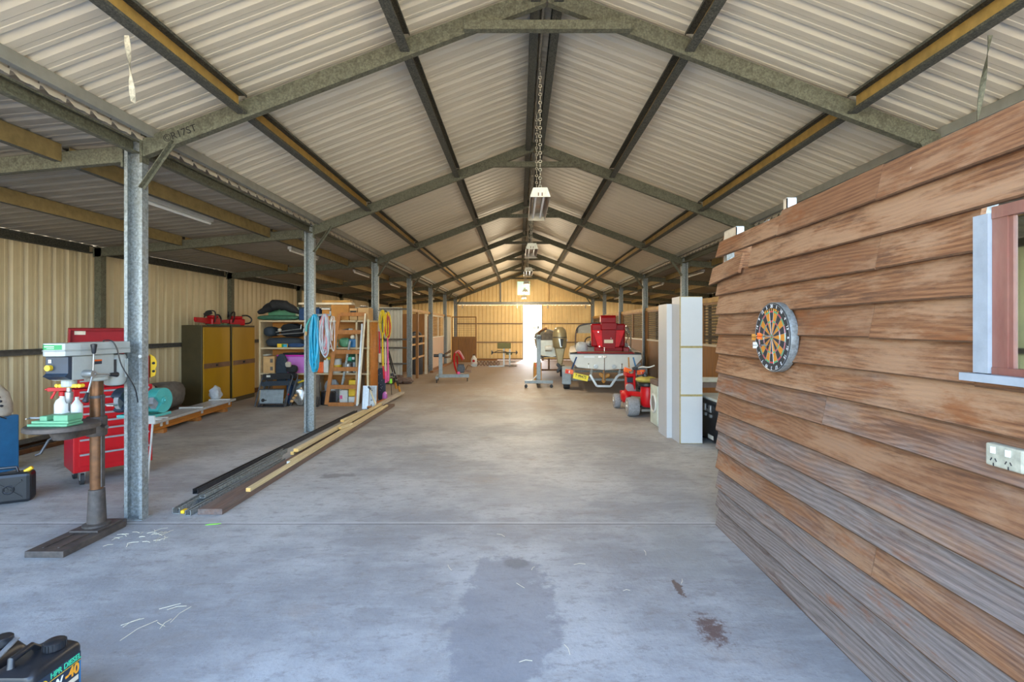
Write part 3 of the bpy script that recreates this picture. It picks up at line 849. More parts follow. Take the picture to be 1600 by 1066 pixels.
for i, (a, b, lb) in enumerate(((9.1, 10.9, 'timber stall front with dark mesh top behind the white cabinets'),
                                (11.12, 14.33, 'timber stall front with dark mesh top between the red mower and the motor boat'),
                                (14.55, 17.77, 'timber stall front with dark mesh top right behind the motor boat windscreen'),
                                (17.99, 21.2, 'timber stall front with dark mesh top hidden partly by the red hopper'),
                                (21.43, 24.6, 'farthest timber stall front on the right, next to the back doors'))):
    stall_front(1, a, b, lb)
stall_front(-1, 18.35, 21.2, 'pale pink-brown stall front with a louvred grille on the left', pale=True)
for s, nm, ya, yb in ((1, 'right', 9.0, 24.8), (-1, 'left', 14.5, 23.4)):
    mb = MB(); x = RX + s * 3.5
    mb.box(x - .03, x + .03, ya, yb, 2.102, 2.19)
    struct('trim_%d' % (9 if s > 0 else 10), mb, rail_wood)
x = RX + 3.5
for k, y in enumerate((11.01, 14.44, 17.88, 21.31)):
    mb = MB(); mb.box(x - .045, x + .045, y - .09, y + .09, 0, 2.1)
    struct('trim_%d' % (11 + k), mb, stall_wood)
# open stall on the left: timber studs and rails, dark tank inside, brown divider boards
x = RX - 3.5
t = Thing('open_stall', 'open stall with brown timber post and rails in front of a charcoal tank', 'stall', (x, 16.2, 0), w=True)
mb = MB(); mb.box(x - .04, x + .04, 15.72, 15.80, 0, 2.1); t.p('post', mb, stall_wood)
mb = MB(); mb.box(x - .04, x + .04, 17.2, 17.28, 0, 2.1); t.p('post', mb, trim_pale)
for z in (.62, 1.05, 1.3):
    mb = MB(); mb.box(x - .06, x - .041, 14.6, 17.27, z, z + .06); t.p('rail', mb, rail_wood)
mb = MB()
for i in range(11): mb.box(-6.55 + i * .285, -6.55 + i * .285 + .28, 17.9, 17.94, .02, 2.12)
struct('wall_stall_divider', mb, stall_wood)
mb = MB()
for i in range(11): mb.box(-6.55 + i * .285, -6.55 + i * .285 + .28, 21.35, 21.39, .02, 2.12)
struct('wall_stall_divider_far', mb, stall_wood)
t = Thing('water_tank', 'charcoal dome-topped plastic tank inside the open left stall', 'tank', (-3.57, 17.15, 0), w=True)
mb = MB(); mb.lathe([(.19, 0), (.205, .03), (.205, .62), (.19, .66), (.205, .7), (.205, 1.25), (.16, 1.42), (.06, 1.5), (0, 1.5)], (-3.57, 17.15, 0), seg=24); t.p('tank_body', mb, tank_grey, smooth=True)
mb = MB(); mb.torus((-3.57, 16.91, 1.26), (0, 1, 0), .205, .03, 20, 6, 0, PI * 2); t.p('black_hoop', mb, rubber, smooth=True)
# open stall gate at the back left
gy = 22.75
t = Thing('stall_gate', 'brown boarded gate with wire mesh top standing open before the back doors', 'gate', (-2.55, gy, 0), w=True)
mb = MB(); gx0, gx1 = -3.12, -1.98
for i in range(8): mb.box(gx0 + .04 + i * .1325, gx0 + .04 + (i + 1) * .1325 - .003, gy - .015, gy + .015, .12, 1.15)
t.p('board_panel', mb, stall_wood)
mb = MB()
mb.box(gx0, gx0 + .039, gy - .03, gy + .03, .03, 2.14); mb.box(gx1 - .039, gx1, gy - .03, gy + .03, .03, 2.14)
mb.box(gx0 + .04, gx1 - .04, gy - .03, gy + .03, 2.09, 2.14); mb.box(gx0 + .04, gx1 - .04, gy - .03, gy + .03, 1.152, 1.21); mb.box(gx0 + .04, gx1 - .04, gy - .03, gy + .03, .03, .118)
t.p('gate_frame', mb, stall_wood)
mb = MB()
for i in range(9): mb.box(gx0 + .12 + i * .11, gx0 + .126 + i * .11, gy - .003, gy + .003, 1.21, 2.09)
for i in range(8): mb.box(gx0 + .04, gx1 - .04, gy - .003, gy + .003, 1.29 + i * .1, 1.295 + i * .1)
t.p('wire_mesh', mb, rust)
mb = MB(); mb.box(-2.9, -1.1, 24.4, 24.5, 0, .07)
one('timber_offcut', 'brown timber length on the floor under the open stall gate', 'timber', mb, stall_wood)
mb = MB(); mb.box(-3.24, -3.12, 21.4, 22.4, .03, 2.1)
one('door_leaf', 'pale plain stall door on the left, between louvred front and open gate', 'door', mb, white_sheet)
mb = MB(); mb.box(-3.2, -3.08, 17.6, 22.6, 0, .07)
one('floor_sleeper', 'brown timber sleeper along the foot of the left stall fronts', 'timber', mb, stall_wood)

# ------------------------------------------------------------------ lamps
def high_bay(y, label, lit=False):
    z = 3.0
    t = Thing('high_bay_lamp', label, 'lamp', (RX + .02, y, z), group='chain-hung lamps along the ridge', w=True)
    cx, L = RX - .01, .58
    mb = MB()
    for yy in (y - L, y + L):
        mb = MB(); mb.prism([(-.11, 0), (.11, 0), (.075, .10), (-.075, .10)], lambda a, b, q: Vector((cx + a, q, z + b)), yy - .004, yy + .004); t.p('end_plate', mb, lamp_cream)
    mb = MB()
    mb.prism([(-.075, .095), (.075, .095), (.075, .1), (-.075, .1)], lambda a, b, q: Vector((cx + a, q, z + b)), y - L + .005, y + L - .005)
    for s in (-1, 1):
        mb.prism([(s * .075, .1), (s * .11, 0), (s * .107, 0), (s * .072, .096)], lambda a, b, q: Vector((cx + a, q, z + b)), y - L + .005, y + L - .005)
    t.p('housing', mb, reflector)
    for s in (-1, 1):
        mb = MB(); mb.cyl((cx + s * .045, y - L + .03, z + .035), (cx + s * .045, y + L - .03, z + .035), .013, seg=10); t.p('tube', mb, bulb if lit else tube_white, smooth=True)
    for s in (-1, 1):
        mb = MB(); mb.bar((cx + s * .02, y - L - .006, z + .01), (cx + s * .02, y - L - .006, z + .045), .012, .004, (0, 1, 0)); t.p('lamp_clip', mb, rust)
    for yy in (y - L + .04, y + L - .04):
        mb = MB(); top = RZ - .05; n = int((top - z - .1) / .045)
        for i in range(n):
            zc = z + .1 + .0225 + i * .045
            mb.torus((cx, yy, zc), (1, 0, 0) if i % 2 else (0, 1, 0), .016, .0045, 8, 4)
        t.p('hanging_chain', mb, dust_ridge_light)
    return t
ly = [Y0 + DY * (k + .5) for k in range(6)]
for k, y in enumerate(ly):
    high_bay(y, ['nearest and largest of the chain-hung lamps under the ridge', 'second chain-hung lamp from the camera', 'third chain-hung lamp from the camera',
                 'fourth chain-hung lamp from the camera', 'fifth chain-hung lamp, the lit one in front of the green panel', 'farthest chain-hung lamp, right at the back gable'][k], k == 4)
mb = MB()
pts = []
yy = 3.2
rnd = random.Random(3)
while yy < 24.6:
    pts.append((RX - .02 + rnd.uniform(-.006, .006), yy, RZ + .0 + rnd.uniform(-.02, .005))); yy += .16
mb.tube(pts, [.014 + .008 * (i % 2) for i in range(len(pts))], 6)
one('ridge_light_strand', 'cream strand standing in for the lit edge of the ridge above the chain-hung lamps', 'cord', mb, dust_ridge_light)  # added strand imitating the bright, lit ridge edge

def batten(x, y, z, label):
    t = Thing('batten_light', label, 'light', (x, y, z), group='fluorescent battens under the aisle roofs', w=True)
    mb = MB(); mb.box(x - .035, x + .035, y - .6, y + .6, z + .02, z + .07); t.p('batten_body', mb, white_pl)
    mb = MB(); mb.cyl((x, y - .58, z), (x, y + .58, z), .018, seg=10); t.p('tube', mb, tube_white, smooth=True)
    for q in (-.4, .4):
        mb = MB(); mb.box(x - .005, x + .005, y + q - .01, y + q + .01, z + .071, Ls(abs(x - RX)) - .002); t.p('hanger', mb, galv_roof)
for k, y in enumerate(ly):
    y += .12
    batten(-4.1, y, 2.99, 'fluorescent batten under the left aisle roof, %s from the camera' % ORD[k])
    if k >= 2: batten(4.57, y, 2.99, 'fluorescent batten under the right aisle roof, %s bay from the camera' % ORD[k])
# ------------------------------------------------------------------ drill press
t = Thing('drill_press', 'pale grey pedestal drill press with rusty column in front of the red tool chest', 'drill press', (-3.31, 3.75, 0), w=True)
dx = -3.31
mb = MB(); mb.prism([(-.135, 3.43), (.135, 3.43), (.14, 3.97), (.10, 4.03), (-.10, 4.03), (-.14, 3.97)], lambda a, b, q: Vector((dx + a, b, q)), 0, .045)
for q in (-.055, .055): mb.box(dx + q - .008, dx + q + .008, 3.48, 3.72, .0455, .052)
mb.box(dx - .11, dx + .11, 3.74, 3.98, .045, .06)
t.p('base', mb, cast, bevel=.006)
mb = MB(); mb.lathe([(.09, .06), (.09, .075), (.062, .085), (.052, .34), (.044, .345)], (dx, 3.86, 0), seg=24); t.p('column_sleeve', mb, cast, smooth=True)
mb = MB(); mb.lathe([(.043, .345), (.043, 1.26)], (dx, 3.86, 0), seg=24); t.p('column', mb, rust, smooth=True)
mb = MB(); mb.box(dx + .043, dx + .052, 3.845, 3.875, .36, 1.08); t.p('rack', mb, cast)
mb = MB(); mb.lathe([(.052, 1.055), (.052, 1.075)], (dx, 3.86, 0), seg=20); t.p('collar', mb, dark_steel, smooth=True)
mb = MB(); mb.lathe([(.20, .873), (.212, .88), (.212, .905), (.205, .912)], (dx + .02, 3.55, 0), seg=36)
mb.lathe([(.06, .80), (.09, .873)], (dx + .02, 3.56, 0), seg=20)
tb = t.p('work_table', mb, cast, smooth=True)
mb = MB(); mb.box(dx - .045, dx + .045, 3.62, 3.80, .79, .872); mb.lathe([(.062, .76), (.066, .77), (.066, .9), (.062, .91)], (dx, 3.86, 0), seg=20); mb.cyl((dx + .06, 3.84, .84), (dx + .13, 3.80, .84), .014, seg=8)
ar = t.p('table_arm', mb, cast, smooth=True)
mb = MB(); mb.tube([(dx - .06, 3.62, .82), (dx - .10, 3.57, .79), (dx - .13, 3.54, .70), (dx - .155, 3.53, .69)], .009, 8); t.p('crank_handle', mb, dark_steel, ar, smooth=True)
# head
mb = MB(); mb.box(dx - .075, dx + .08, 3.56, 3.93, 1.22, 1.398); mb.lathe([(.07, 1.19), (.075, 1.2), (.075, 1.26)], (dx, 3.86, 0), seg=20)
mb.cyl((dx + .002, 3.62, 1.17), (dx + .002, 3.62, 1.22), .045, seg=18)
hd = t.p('head', mb, grey_light, bevel=.008)
mb = MB(); mb.prism([(3.555, 1.225), (3.50, 1.255), (3.525, 1.275), (3.525, 1.395), (3.559, 1.395)], lambda a, b, q: Vector((q, a, b)), dx - .08, dx + .082); t.p('switch_panel', mb, navy, bevel=.003)
mb = MB(); mb.cyl((dx - .045, 3.525, 1.315), (dx - .045, 3.50, 1.315), .021, seg=18); t.p('stop_button', mb, yellow, smooth=True)
mb = MB(); mb.box(dx - .055, dx - .035, 3.519, 3.5245, 1.35, 1.375); t.p('start_button', mb, white_pl)
pl = [(-.075, 3.50), (-.04, 3.475), (.04, 3.475), (.085, 3.50), (.105, 3.60), (.105, 4.06), (.07, 4.10), (-.07, 4.10), (-.105, 4.06), (-.105, 3.60)]
mb = MB()
mb.prism([(a, b) for a, b in pl], lambda a, b, q: Vector((dx + a, b, q)), 1.40, 1.435)
mb.prism([(a * 1.03, 3.8 + (b - 3.8) * 1.02) for a, b in pl], lambda a, b, q: Vector((dx + a, b, q)), 1.4352, 1.442)
mb.prism([(a * .98, b) for a, b in pl], lambda a, b, q: Vector((dx + a, b, q)), 1.4422, 1.492)
bc = t.p('belt_cover', mb, grey_light, bevel=.006)
mb = MB(); mb.prism([(-.072, 3.496), (-.04, 3.472), (.04, 3.472), (.07, 3.49)], lambda a, b, q: Vector((dx + a, b - .0, q)), 1.447, 1.481); lb = t.p('name_plate', mb, green_lbl, bc)
mb = MB()
for i in range(9): mb.box(dx - .038 + i * .008, dx - .038 + i * .008 + .005, 3.4702, 3.4715, 1.465, 1.471)
for i in range(6): mb.box(dx - .02 + i * .009, dx - .02 + i * .009 + .006, 3.4702, 3.4715, 1.454, 1.457)
t.p('lettering', mb, ink_white, lb)
mb = MB(); mb.lathe([(.03, 1.13), (.062, 1.14), (.075, 1.17), (.078, 1.19), (.078, 1.36), (.07, 1.385), (.03, 1.395)], (dx, 4.03, 0), seg=24)
for k in range(14):
    a = 2 * PI * k / 14
    mb.box(-.004, .004, .076, .086, 1.20, 1.35, Matrix.Translation((dx, 4.03, 0)) @ Matrix.Rotation(a, 4, 'Z'))
t.p('motor', mb, grey_light, smooth=True)
mb = MB(); mb.box(dx - .01, dx + .075, 3.925, 3.955, 1.24, 1.35); t.p('motor_bracket', mb, dark_steel)
mb = MB(); mb.cyl((dx + .081, 3.66, 1.262), (dx + .15, 3.66, 1.262), .03, .026, 18); hb = t.p('feed_hub', mb, steel, smooth=True)
for a, b in (((.145, 3.66, 1.27), (.155, 3.655, 1.44)), ((.145, 3.655, 1.255), (.15, 3.60, 1.10)), ((.15, 3.67, 1.26), (.15, 3.83, 1.24))):
    p0, p1 = Vector((dx + a[0], a[1], a[2])), Vector((dx + b[0], b[1], b[2])); d = (p1 - p0).normalized()
    mb = MB(); mb.cyl(p0, p1, .006, seg=8); lv = t.p('feed_lever', mb, steel, hb, smooth=True)
for b, d in (((.155, 3.655, 1.44), (0, 0, 1)), ((.15, 3.60, 1.10), (0, -.35, -1)), ((.15, 3.83, 1.24), (0, 1, -.1))):
    mb = MB(); mb.lathe([(.008, -.03), (.013, -.02), (.016, .01), (.02, .03), (.02, .04), (.012, .044)], (dx + b[0], b[1], b[2]), d, 14); t.p('lever_grip', mb, black, hb, smooth=True)
mb = MB(); mb.box(dx + .0805, dx + .083, 3.74, 3.81, 1.325, 1.36); t.p('rating_plate', mb, navy)
mb = MB(); mb.box(dx + .0832, dx + .084, 3.74, 3.81, 1.348, 1.36); t.p('orange_stripe', mb, orange)
mb = MB(); mb.lathe([(.016, 1.05), (.02, 1.06), (.024, 1.09), (.024, 1.13), (.015, 1.135), (.015, 1.17)], (dx + .002, 3.62, 0), seg=18); ck = t.p('chuck', mb, steel, smooth=True)
mb = MB(); mb.cyl((dx + .002, 3.62, .99), (dx + .002, 3.62, 1.05), .004, seg=8); t.p('drill_bit', mb, dark_steel, ck)
mb = MB(); mb.box(dx - .06, dx + .075, 3.60, 3.64, 1.165, 1.19)
for q in (-.075, .09): mb.cyl((dx + q, 3.60, 1.178), (dx + q, 3.64, 1.178), .014, seg=12)
t.p('depth_stop_bracket', mb, yellow, bevel=.004)
mb = MB(); mb.tube(spline([(dx - .02, 3.95, 1.493), (dx + .02, 3.9, 1.502), (dx + .10, 3.88, 1.50), (dx + .125, 3.90, 1.44), (dx + .14, 3.93, 1.30), (dx + .17, 4.02, 1.12), (dx + .12, 4.12, .98)], 5), .0045, 6); t.p('power_cable', mb, black, smooth=True)
# vise on the table
t = Thing('drill_vise', 'green machine vise clamped on the drill press table', 'vise', (dx, 3.52, .912), w=True)
mb = MB(); mb.box(dx - .12, dx + .16, 3.43, 3.56, .9125, .93); mb.box(dx - .10, dx + .16, 3.44, 3.55, .931, .95); t.p('vise_bed', mb, green_vise, bevel=.004)
mb = MB(); mb.box(dx + .06, dx + .16, 3.435, 3.555, .951, .992); t.p('fixed_jaw', mb, green_vise, bevel=.004)
mb = MB(); mb.box(dx - .04, dx + .01, 3.44, 3.55, .951, .985); t.p('sliding_jaw', mb, green_vise, bevel=.004)
mb = MB(); mb.cyl((dx - .16, 3.495, .962), (dx + .06, 3.495, .962), .008, seg=8); mb.cyl((dx - .155, 3.46, .962), (dx - .155, 3.53, .962), .005, seg=8); t.p('screw', mb, steel)
# spray bottles behind
def spray(x, y, z, label, body, rz=0, tilt=0):
    t = Thing('spray_bottle', label, 'bottle', (x, y, z), rz)
    t.o.scale = (1.25, 1.25, 1.2)
    mb = MB(); mb.lathe([(.03, 0), (.038, .008), (.038, .10), (.03, .125), (.014, .14), (.014, .15)], seg=18); t.p('bottle_body', mb, body, smooth=True)
    mb = MB(); mb.lathe([(.018, .15), (.018, .175), (.014, .18)], seg=14); mb.box(-.07, .035, -.012, .012, .181, .205); mb.cyl((-.07, 0, .193), (-.085, 0, .193), .006, seg=8); mb.bar((-.035, 0, .18), (-.055, 0, .135), .01, .012); t.p('trigger_head', mb, red, bevel=.003)
spray(dx - .11, 3.69, .9125, 'white spray bottle with red trigger head on the drill press table', white_pl, .3)
mb = MB(); mb.lathe([(.03, 0), (.035, .01), (.035, .11), (.02, .135), (.012, .15), (.012, .17)], (dx - .02, 3.71, .9125), seg=16)
one('squeeze_bottle', 'plain white squeeze bottle between the red trigger sprayer and the drill column', 'bottle', mb, white_pl, smooth=True)

# ------------------------------------------------------------------ red tool chest on castors
A = Vector((-4.466, 4.93, 0)); rz = math.atan2(.78, .625)
t = Thing('tool_chest', 'red roller tool chest with open lid standing behind the drill press', 'tool chest', tuple(A), rz)
W, D = .66, .45
mb = MB(); mb.box(0, W, 0, D, .14, .985); cab = t.p('cabinet', mb, red, bevel=.008)
zs = [(.20, .33), (.345, .48), (.495, .58), (.59, .66), (.67, .74), (.75, .82), (.83, .90), (.91, .965)]
for a, b in zs:
    mb = MB(); mb.box(.045, W - .03, -.012, -.0005, a, b); dr = t.p('drawer', mb, red, bevel=.003)
    mb = MB(); mb.box(.05, W - .035, -.022, -.0125, b - .022, b - .004); t.p('drawer_pull', mb, silver, dr)
for i, (x, y) in enumerate(((.08, .06), (W - .08, .06), (.08, D - .06), (W - .08, D - .06))):
    mb = MB(); mb.box(x - .025, x + .025, y - .03, y + .03, .125, .139); mb.box(x - .022, x - .017, y - .015, y + .045, .05, .125); mb.box(x + .017, x + .022, y - .015, y + .045, .05, .125); ca = t.p('castor', mb, steel)
    mb = MB(); mb.cyl((x - .015, y + .02, .06), (x + .015, y + .02, .06), .06, seg=20); t.p('castor_wheel', mb, rubber, ca, smooth=True)
mb = MB(); mb.box(W + .001, W + .02, .05, .08, .80, .83); mb.box(W + .001, W + .02, .35, .38, .80, .83); mb.cyl((W + .03, .04, .815), (W + .03, .39, .815), .01, seg=8); t.p('side_handle', mb, chrome)
mb = MB(); x0, x1, y0, y1 = .02, W - .02, .02, D - .01
mb.box(x0, x1, y0 + .01, y1, .987, 1.30); top = t.p('top_chest', mb, red_dk, bevel=.008)
for a, b in ((1.0, 1.07), (1.08, 1.15), (1.16, 1.225)):
    mb = MB(); mb.box(x0 + .03, x1 - .03, y0, y0 + .0095, a, b); dr = t.p('drawer', mb, red, top, bevel=.003)
    mb = MB(); mb.box(x0 + .035, x1 - .035, y0 - .01, y0 - .0005, b - .018, b - .003); t.p('drawer_pull', mb, silver, top)
mb = MB(); M = Matrix.Translation((0, y1, 1.30)) @ Matrix.Rotation(math.radians(12), 4, 'X')
mb.box(x0, x1, -.02, 0, 0, .31, M); mb.box(x0, x0 + .012, -.07, -.021, 0, .31, M); mb.box(x1 - .012, x1, -.07, -.021, 0, .31, M); mb.box(x0 + .013, x1 - .013, -.07, -.021, .298, .31, M); ld = t.p('lid', mb, red_dk)
mb = MB(); mb.box(x0 + .05, x0 + .14, -.0225, -.0205, .24, .28, M); t.p('sticker', mb, cream, ld)
u = Vector((.625, .78, 0)); v = Vector((-.78, .625, 0))
q = A + u * (W - .03) - v * -.02
t = Thing('hook_rack', 'yellow plastic holder with round holes fixed to the right end of the red tool chest', 'tool holder', tuple(A + u * (W - .005) + v * .06 + Vector((0, 0, 1.0))), rz)
mb = MB(); pts = [(.0, .05), (.045, .07), (.055, .12), (.045, .14), (.06, .18), (.06, .23), (.04, .28), (0, .31)]
mb.prism(pts, lambda a, b, q: Vector((a + .002, q, b)), 0, .05); t.p('holder', mb, yellow, bevel=.004)
mb = MB()
for z in (.12, .21): mb.cyl((.03, -.002, z), (.03, -.0005, z), .015, seg=12)
t.p('hole', mb, ink)
mb = MB(); mb.blob((0, 0, 0), (.09, .07, .06), 4)
o = one('red_rag', 'crumpled red rag on the corner of the red tool chest', 'rag', mb, red, smooth=True)
o.location = A + u * (W - .07) + v * .1 + Vector((0, 0, .987))
o.scale = (.6, .6, .2)

# ------------------------------------------------------------------ bench grinder on its stand
gx, gy, gz = -3.41, 4.45, .95
t = Thing('bench_grinder', 'teal bench grinder on a stand behind the nearest left column', 'grinder', (gx, gy, 0), w=True)
mb = MB(); mb.lathe([(.05, -.105), (.068, -.10), (.072, -.06), (.072, .06), (.068, .10), (.05, .105)], (gx, gy, gz), (1, 0, 0), 24); mb.box(gx - .06, gx + .06, gy - .06, gy + .06, gz - .115, gz - .05); t.p('motor', mb, teal, smooth=True)
for s, nm in ((1, teal), (-1, navy)):
    mb = MB(); c = (gx + s * .155, gy, gz)
    R = .112
    prof = [(math.cos(a) * R, math.sin(a) * R) for a in [math.radians(k) for k in range(25, 318, 12)]]
    poly = prof + [(.03 if s > 0 else .03, -.02)]
    mb.prism(poly, lambda a, b, q: Vector((c[0] + q, c[1] - a, c[2] + b)), -.045, .045)
    mb.lathe([(.035, .046), (.03, .055), (.014, .056), (.012, .066)], c, (s, 0, 0), 16)
    gd = t.p('wheel_guard', mb, nm, bevel=.003)
    mb = MB(); mb.cyl((c[0] - .02, gy, gz), (c[0] + .02, gy, gz), .098, seg=28); t.p('grinding_wheel', mb, rubber_grey, gd, smooth=True)
    mb = MB(); mb.box(c[0] - .03, c[0] + .03, gy - .16, gy - .115, gz - .03, gz - .02); t.p('tool_rest', mb, steel, gd)
mb = MB(); mb.box(gx - .14, gx + .19, gy - .11, gy + .11, gz - .14, gz - .116); t.p('stand_plate', mb, teal, bevel=.004)
mb = MB(); mb.cyl((gx - .07, gy, .03), (gx - .07, gy, gz - .141), .035, seg=16); t.p('stand_post', mb, grey_stand, smooth=True)
mb = MB(); mb.lathe([(.075, 0), (.075, .015), (.045, .03)], (gx - .07, gy, 0), seg=20); t.p('stand_foot', mb, cast, smooth=True)
for a, b in (((.13, -.09), (.06, -.16)), ((.17, -.09), (.13, -.13))):
    mb = MB(); mb.cyl((gx + a[0], gy + a[1], gz - .142), (gx + b[0], gy + b[1], .02), .008, seg=8); t.p('stand_stay', mb, white_pl, smooth=True)
mb = MB(); mb.tube(spline([(gx + .1, gy - .118, gz - .15), (gx + .11, gy - .13, .70), (gx + .09, gy - .14, .62), (gx + .13, gy - .13, .55), (gx + .15, gy - .12, .60), (gx + .12, gy - .13, .52), (gx + .09, gy - .14, .40)], 6), .005, 6); t.p('power_cable', mb, black, smooth=True)
mb = MB(); mb.box(gx + .06, gx + .205, gy - .125, gy - .1105, gz - .19, gz - .12)
one('paper_sheet', 'white sheet of paper hanging from the front edge of the grinder stand', 'paper', mb, white_pl)
mb = MB(); mb.cyl((-3.165, 4.1115, 1.365), (-3.165, 4.1095, 1.365), .014, seg=16)
one('round_sticker', 'small round white sticker on the nearest left column', 'sticker', mb, white_pl)

# ------------------------------------------------------------------ left edge: blue bin, canvas bag, jerry can
bx, by = -5.85, 5.45
t = Thing('blue_cabinet', 'tall blue metal bin with dark slots at the left wall, under the canvas sack', 'bin', (bx, by, 0), w=True)
mb = MB(); mb.box(bx - .2, bx + .15, by - .17, by + .17, .0, .62); t.p('body', mb, blue, bevel=.015)
mb = MB(); mb.box(bx - .16, bx - .045, by - .176, by - .1705, .02, .42); t.p('slot_panel', mb, ink)
mb = MB(); mb.tube(spline([(bx - .1, by - .19, .45), (bx - .03, by - .2, .42), (bx + .03, by - .2, .30), (bx + .045, by - .2, .12), (bx + .05, by - .2, .015)], 6), .012, 8); t.p('hose', mb, orange, smooth=True)
t = Thing('canvas_bag', 'beige canvas sack with toggles on top of the blue metal bin', 'bag', (bx - .02, by, .62), w=True)
mb = MB(); mb.lathe([(.17, .621), (.19, .65), (.19, .75), (.16, .88), (.1, .96), (.03, .985)], (bx - .02, by, 0), seg=24); t.p('bag_body', mb, canvas, smooth=True)
mb = MB(); mb.tube(spline([(bx - .19, by - .13, .65), (bx - .02, by - .195, .635), (bx + .15, by - .11, .65), (bx + .175, by, .60)], 6), .007, 6); t.p('cord', mb, black, smooth=True)
for k in range(4):
    a = .35 + k * .22
    mb = MB(); c = (bx + .03 + .165 * math.cos(a * .9), by - .06, .66 + .26 * math.sin(a)); mb.ball(c, (.018, .014, .014), 8, 6); t.p('toggle', mb, black, smooth=True)
mb = MB(); mb.box(bx - .05, bx + .05, by - .03, by + .03, .986, 1.0); t.p('clip', mb, black)
jx, jy = -4.67, 4.55
t = Thing('jerry_can', 'black plastic jerry can with yellow spout cap on the floor at the left edge', 'jerry can', (jx, jy, 0), .5)
mb = MB(); mb.box(-.16, .14, -.08, .08, .0, .27); t.p('can_body', mb, black, bevel=.03)
mb = MB(); mb.tube([(-.12, 0, .268), (-.11, 0, .315), (.02, 0, .315), (.03, 0, .268)], .013, 8); t.p('handle', mb, black, smooth=True)
mb = MB(); mb.cyl((.08, 0, .265), (.13, 0, .30), .02, .017, 14); t.p('spout_cap', mb, yellow, smooth=True)
mb = MB()
for s in (-1, 1):
    mb.bar((-.10, -.082, .13 + s * .08), (.08, -.082, .13 - s * .08), .01, .014, (0, 0, 1))
mb.torus((-.01, -.083, .13), (0, 1, 0), .035, .008, 18, 6)
t.p('embossed_ribs', mb, black)
# ------------------------------------------------------------------ oil containers in the front corner
t = Thing('oil_container', 'black diesel oil container with green and orange printed label in the front left corner', 'oil container', (-1.93, 1.975, 0), w=True)
mb = MB(); x0, x1, y0, y1 = -2.02, -1.845, 1.86, 2.09
def rr(x0, x1, y0, y1, r, n=4):
    out = []
    for cx, cy, a in ((x1 - r, y1 - r, 0), (x0 + r, y1 - r, PI / 2), (x0 + r, y0 + r, PI), (x1 - r, y0 + r, 3 * PI / 2)):
        for i in range(n + 1): out.append((cx + r * math.cos(a + PI / 2 * i / n), cy + r * math.sin(a + PI / 2 * i / n)))
    return out
def loft(mb, layers):
    rings = [mb.add([(x, y, z) for x, y in poly]) for poly, z in layers]; n = len(layers[0][0])
    for A, B in zip(rings, rings[1:]):
        for k in range(n):
            k2 = (k + 1) % n; mb.face(A + k, A + k2, B + k2, B + k)
    mb.face(*(rings[0] + k for k in reversed(range(n)))); mb.face(*(rings[-1] + k for k in range(n)))
    return mb
loft(mb, [(rr(x0, x1, y0, y1, .03), .0), (rr(x0, x1, y0, y1, .03), .262), (rr(x0 + .004, x1 - .004, y0 + .004, y1 - .004, .03), .275), (rr(x0 + .03, x1 - .02, y0 + .03, y1 - .015, .03), .288)])
t.p('body', mb, black, smooth=True)
mb = MB(); c = (-1.905, 2.02, 0)
mb.lathe([(.034, .288), (.036, .29), (.036, .318), (.031, .322)], c, seg=24)
for k in range(18):
    a = 2 * PI * k / 18; mb.cbox((c[0] + .0365 * math.cos(a), c[1] + .0365 * math.sin(a), .304), (.004, .004, .026), (0, 0, a))
t.p('screw_cap', mb, black, smooth=True)
mb = MB(); mb.tube([(-1.96, 1.90, .286), (-1.965, 1.905, .315), (-1.97, 1.99, .318), (-1.97, 2.02, .287)], .013, 10); t.p('handle', mb, black, smooth=True)
mb = MB(); mb.box(x1 + .0003, x1 + .0012, 1.885, 2.072, .03, .245); lb = t.p('label', mb, navy)
xf = x1 + .0018
RT = (PI / 2, 0, PI / 2)
t.text('lettering', 'HPR DIESEL', .031, (xf, 2.005, .227), RT, ink_green, lb, bold=.0007, sx=.86)
t.text('lettering', '5W', .046, (xf, 1.955, .180), RT, ink_white, lb, bold=.0012)
t.text('lettering', '-40', .056, (xf, 2.032, .183), RT, ink_org, lb, bold=.0018, sx=.85)
mb = MB(); mb.box(x1 + .0013, x1 + .0017, 1.93, 2.07, .209, .2115); t.p('label_rule', mb, yellow, lb)
mb = MB(); mb.torus((xf, 1.908, .212), (1, 0, 0), .016, .0022, 20, 5); mb.bar((xf, 1.893, .205), (xf, 1.923, .219), .002, .004); t.p('emblem_ring', mb, yellow, lb)
mb = MB(); mb.cyl((x1 + .0013, 1.908, .212), (x1 + .0016, 1.908, .212), .0145, seg=18); t.p('emblem_disc', mb, ink_red, lb)
mb = MB(); mb.box(x1 + .0013, x1 + .0017, 1.98, 2.06, .135, .155); t.p('label_panel', mb, cream, lb)
mb = MB(); mb.box(x1 + .0013, x1 + .0017, 2.064, 2.071, .03, .208); t.p('label_edge', mb, blue, lb)
t = Thing('oil_container', 'second black container with a pale grey carry strap, left of the diesel oil container', 'oil container', (-2.17, 1.99, 0), w=True)
mb = MB(); x0, x1, y0, y1 = -2.27, -2.07, 1.85, 2.10
loft(mb, [(rr(x0, x1, y0, y1, .04), .0), (rr(x0, x1, y0, y1, .04), .25), (rr(x0 + .03, x1 - .02, y0 + .02, y1 - .02, .035), .285), (rr(x0 + .07, x1 - .05, y0 + .07, y1 - .06, .03), .298)])
t.p('body', mb, black, smooth=True)
mb = MB(); mb.lathe([(.035, .297), (.035, .325), (.03, .33)], (-2.13, 2.03, 0), seg=20); t.p('screw_cap', mb, black, smooth=True)
mb = MB(); mb.bar((-2.052, 1.84, .262), (-2.09, 2.05, .312), .022, .007); t.p('carry_strap', mb, silver, bevel=.002)

